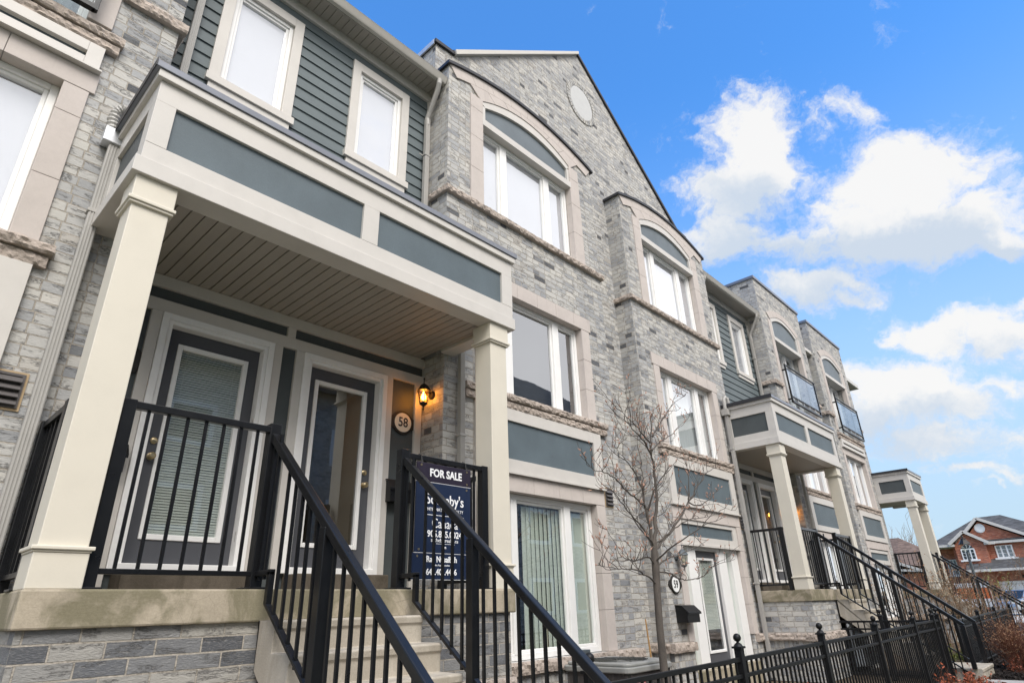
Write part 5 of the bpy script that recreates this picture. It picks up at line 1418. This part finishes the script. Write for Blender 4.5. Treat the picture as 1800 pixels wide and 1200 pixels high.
lane_house('near grey brick house across the lane, mirrored in the door glass', -4.0, 15.6, -10.0, 8.4, 10.2)

# ------------------------------------------------------------------ sky, sun, camera
C0= (0.8921, 0.1509, 0.4258) 
E1= (0.2857, -0.9186, -0.2731) 
E2= (-0.3499, -0.3653, 0.8626)
ELL= [(-0.1507, 0.202, 0.07, 0.0759, 1.0), (-0.1601, 0.1307, 0.0878, 0.0603, 1.0), (-0.1696, 0.053, 0.068, 0.0484, 0.9), (-0.1325, 0.1541, 0.0567, 0.0675, 1.0), (-0.013, 0.234, 0.0531, 0.0248, 0.62), (-0.0544, 0.2078, 0.0297, 0.04, 0.55), (0.067, 0.2287, 0.029, 0.0119, 0.4), (-0.1263, 0.2854, 0.016, 0.0114, 0.3), (0.0545, 0.12, 0.0993, 0.0728, 1.1), (0.038, 0.063, 0.1362, 0.0549, 1.1), (0.1278, 0.0598, 0.0732, 0.0558, 1.0), (0.1714, 0.0292, 0.0406, 0.0292, 0.8), (0.1489, 0.099, 0.0354, 0.0364, 0.55), (-0.0534, 0.0416, 0.1132, 0.0373, 0.8), (-0.0502, -0.0209, 0.0718, 0.0302, 1.0), (0.0018, -0.0326, 0.0429, 0.0205, 0.6), (0.0758, -0.0117, 0.0196, 0.0125, 0.35), (0.1808, 0.0182, 0.0229, 0.0182, 0.8), (0.0997, -0.0814, 0.0611, 0.0282, 0.9), (0.1736, -0.0815, 0.047, 0.036, 0.9), (0.0463, -0.0759, 0.0273, 0.0145, 0.66), (0.1883, -0.0438, 0.0229, 0.0147, 0.66), (0.0647, -0.1558, 0.0747, 0.0447, 1.1), (0.1242, -0.1622, 0.0698, 0.0354, 1.0), (0.0078, -0.1399, 0.0361, 0.0251, 0.7), (0.1784, -0.1492, 0.0414, 0.0228, 0.7), (0.0324, -0.1963, 0.0425, 0.0334, 0.9), (0.1154, -0.2231, 0.0975, 0.0337, 0.8), (0.1893, -0.217, 0.0474, 0.023, 0.7), (0.0562, -0.2436, 0.0348, 0.0208, 0.6), (0.1506, -0.2741, 0.0566, 0.0111, 0.66), (0.1999, -0.2814, 0.0356, 0.0124, 0.66), (0.1115, -0.2643, 0.0394, 0.0065, 0.5), (0.1769, -0.2958, 0.0368, 0.0063, 0.5), (-0.3345, 0.2304, 0.0138, 0.0221, 0.22), (-0.2866, 0.2252, 0.0188, 0.0108, 0.2), (-0.2069, 0.2508, 0.0217, 0.012, 0.25)]

SKY_STR, SUN_E, SUN_ANGLE, EXPO, SKY_TINT = .1, 2.5, 34, .6, (.80, 1.68, 2.40)
SUN_DIR = Vector((-.35, -.75, .98)).normalized()
w = bpy.data.worlds.new('World'); sc.world = w; w.use_nodes = True
nt = w.node_tree; nt.nodes.clear()
wo = nt.nodes.new('ShaderNodeOutputWorld'); bg = nt.nodes.new('ShaderNodeBackground')
sky = nt.nodes.new('ShaderNodeTexSky'); sky.sky_type = 'NISHITA'; sky.sun_disc = False
sky.sun_elevation = math.asin(SUN_DIR.z); sky.sun_rotation = math.atan2(SUN_DIR.x, SUN_DIR.y)
sky.air_density = 1.0; sky.dust_density = .35; sky.ozone_density = 2.2; sky.altitude = 100
tc = nt.nodes.new('ShaderNodeTexCoord'); dirv = tc.outputs['Generated']
def dot(v, c):
    n = nt.nodes.new('ShaderNodeVectorMath'); n.operation = 'DOT_PRODUCT'; nt.links.new(v, n.inputs[0]); n.inputs[1].default_value = c; return n.outputs['Value']
tt = math_(nt, 'MAXIMUM', dot(dirv, C0), .08)
u = math_(nt, 'DIVIDE', dot(dirv, E1), tt); v = math_(nt, 'DIVIDE', dot(dirv, E2), tt)
cb = nt.nodes.new('ShaderNodeCombineXYZ'); nt.links.new(u, cb.inputs[0]); nt.links.new(v, cb.inputs[1])
p = cb.outputs[0]
def warp(scale, amt, seed):
    n = nt.nodes.new('ShaderNodeTexNoise'); n.inputs['Scale'].default_value = scale; n.inputs['Detail'].default_value = 5; n.inputs['Roughness'].default_value = .6
    a = nt.nodes.new('ShaderNodeVectorMath'); a.operation = 'ADD'; nt.links.new(p, a.inputs[0]); a.inputs[1].default_value = (seed, seed * .7, 0); nt.links.new(a.outputs[0], n.inputs['Vector'])
    s = nt.nodes.new('ShaderNodeVectorMath'); s.operation = 'SUBTRACT'; nt.links.new(n.outputs['Color'], s.inputs[0]); s.inputs[1].default_value = (.5, .5, .5)
    m = nt.nodes.new('ShaderNodeVectorMath'); m.operation = 'SCALE'; nt.links.new(s.outputs[0], m.inputs[0]); m.inputs['Scale'].default_value = amt
    return m.outputs[0]
ad = nt.nodes.new('ShaderNodeVectorMath'); ad.operation = 'ADD'; nt.links.new(p, ad.inputs[0]); nt.links.new(warp(10, .11, 3.1), ad.inputs[1])
sp = nt.nodes.new('ShaderNodeSeparateXYZ'); nt.links.new(ad.outputs[0], sp.inputs[0]); wu, wv = sp.outputs[0], sp.outputs[1]
mask = None; low = None
for (a, b, ra, rb, wt) in ELL:
    du = math_(nt, 'MULTIPLY', math_(nt, 'SUBTRACT', wu, a), .80 / ra); dv = math_(nt, 'MULTIPLY', math_(nt, 'SUBTRACT', wv, b), .80 / rb)
    g = math_(nt, 'ADD', math_(nt, 'MULTIPLY', du, du), math_(nt, 'MULTIPLY', dv, dv))
    e = math_(nt, 'MULTIPLY', math_(nt, 'POWER', 2.718, math_(nt, 'MULTIPLY', g, -1.25)), wt)
    mask = e if mask is None else math_(nt, 'SMOOTH_MAX', mask, e, .15)
    if wt > .75:
        l = math_(nt, 'MULTIPLY', e, dv); low = l if low is None else math_(nt, 'ADD', low, l)
mask = math_(nt, 'MINIMUM', mask, 1.25)
def cn(scale, det, rough, off, lac=2.1):
    n = nt.nodes.new('ShaderNodeTexNoise'); n.inputs['Scale'].default_value = scale; n.inputs['Detail'].default_value = det; n.inputs['Roughness'].default_value = rough; n.inputs['Lacunarity'].default_value = lac
    a = nt.nodes.new('ShaderNodeVectorMath'); a.operation = 'ADD'; nt.links.new(ad.outputs[0], a.inputs[0]); a.inputs[1].default_value = off; nt.links.new(a.outputs[0], n.inputs['Vector']); return n.outputs['Fac']
f1 = cn(13, 9, .60, (1.7, 4.2, .3)); f2 = cn(42, 6, .65, (8.1, 2.2, .9))
fb = math_(nt, 'ADD', math_(nt, 'MULTIPLY', f1, .68), math_(nt, 'MULTIPLY', f2, .32))
dens = math_(nt, 'ADD', mask, math_(nt, 'MULTIPLY', math_(nt, 'SUBTRACT', fb, .5), 1.9))
front = smooth(nt, dot(dirv, C0), .15, .4)
cov = math_(nt, 'MULTIPLY', smooth(nt, dens, .27, .80), front)
# unseen cloud added behind the camera, brightened to fill the facade and panes
g2 = nt.nodes.new('ShaderNodeTexNoise'); g2.inputs['Scale'].default_value = 2.6; g2.inputs['Detail'].default_value = 8; g2.inputs['Roughness'].default_value = .6; nt.links.new(dirv, g2.inputs['Vector'])
sd = nt.nodes.new('ShaderNodeSeparateXYZ'); nt.links.new(dirv, sd.inputs[0])
behind = smooth(nt, math_(nt, 'SUBTRACT', math_(nt, 'MULTIPLY', sd.outputs[1], -1), math_(nt, 'MULTIPLY', sd.outputs[0], .05)), .10, .34)
cov2 = math_(nt, 'MULTIPLY', smooth(nt, g2.outputs['Fac'], .16, .42), behind)
# colours
shade = smooth(nt, math_(nt, 'ADD', low, math_(nt, 'MULTIPLY', math_(nt, 'SUBTRACT', fb, .5), 1.3)), -.55, .20)
cc = mixc(nt, shade, (4.2, 4.75, 5.45), (6.3, 6.25, 6.15))
lum = mixc(nt, 1.0, sky.outputs[0], SKY_TINT, 'MULTIPLY')
hz = math_(nt, 'SUBTRACT', 1, smooth(nt, sd.outputs[2], .02, .72))
lum = mixc(nt, math_(nt, 'MULTIPLY', hz, .96), lum, (3.75, 4.75, 5.55))
c1 = mixc(nt, cov2, lum, (10.0, 9.9, 10.1))
c2 = mixc(nt, math_(nt, 'MULTIPLY', cov, .97), c1, cc)
nt.links.new(c2, bg.inputs[0]); bg.inputs[1].default_value = SKY_STR; nt.links.new(bg.outputs[0], wo.inputs[0])

sl = bpy.data.lights.new('sun', 'SUN'); sl.energy = SUN_E; sl.angle = math.radians(SUN_ANGLE); sl.color = (1, .965, .92)
so = bpy.data.objects.new('sun', sl); COL.objects.link(so); so.rotation_euler = SUN_DIR.to_track_quat('Z', 'Y').to_euler(); so.location = SUN_DIR * 30

cam = bpy.data.cameras.new('camera'); cam.sensor_width = 36; cam.sensor_fit = 'HORIZONTAL'; cam.lens = 1059.9078173742544 / 1800 * 36; cam.clip_end = 3000; cam.clip_start = .05
co = bpy.data.objects.new('camera', cam); COL.objects.link(co)
R0, R1, R2 = (Vector(r) for r in [[0.68641, -0.72663, -0.0293], [0.27598, 0.29755, -0.91395], [0.67281, 0.61925, 0.40478]])
co.matrix_world = Matrix(((R0.x, -R1.x, -R2.x, 0), (R0.y, -R1.y, -R2.y, 0), (R0.z, -R1.z, -R2.z, 0), (0, 0, 0, 1)))
sc.camera = co
sc.view_settings.view_transform = 'Standard'; sc.view_settings.look = 'None'; sc.view_settings.gamma = 1; sc.view_settings.exposure = EXPO
sc.render.film_transparent = False
sc.cycles.max_bounces = 10; sc.cycles.transparent_max_bounces = 24; sc.cycles.use_denoising = True
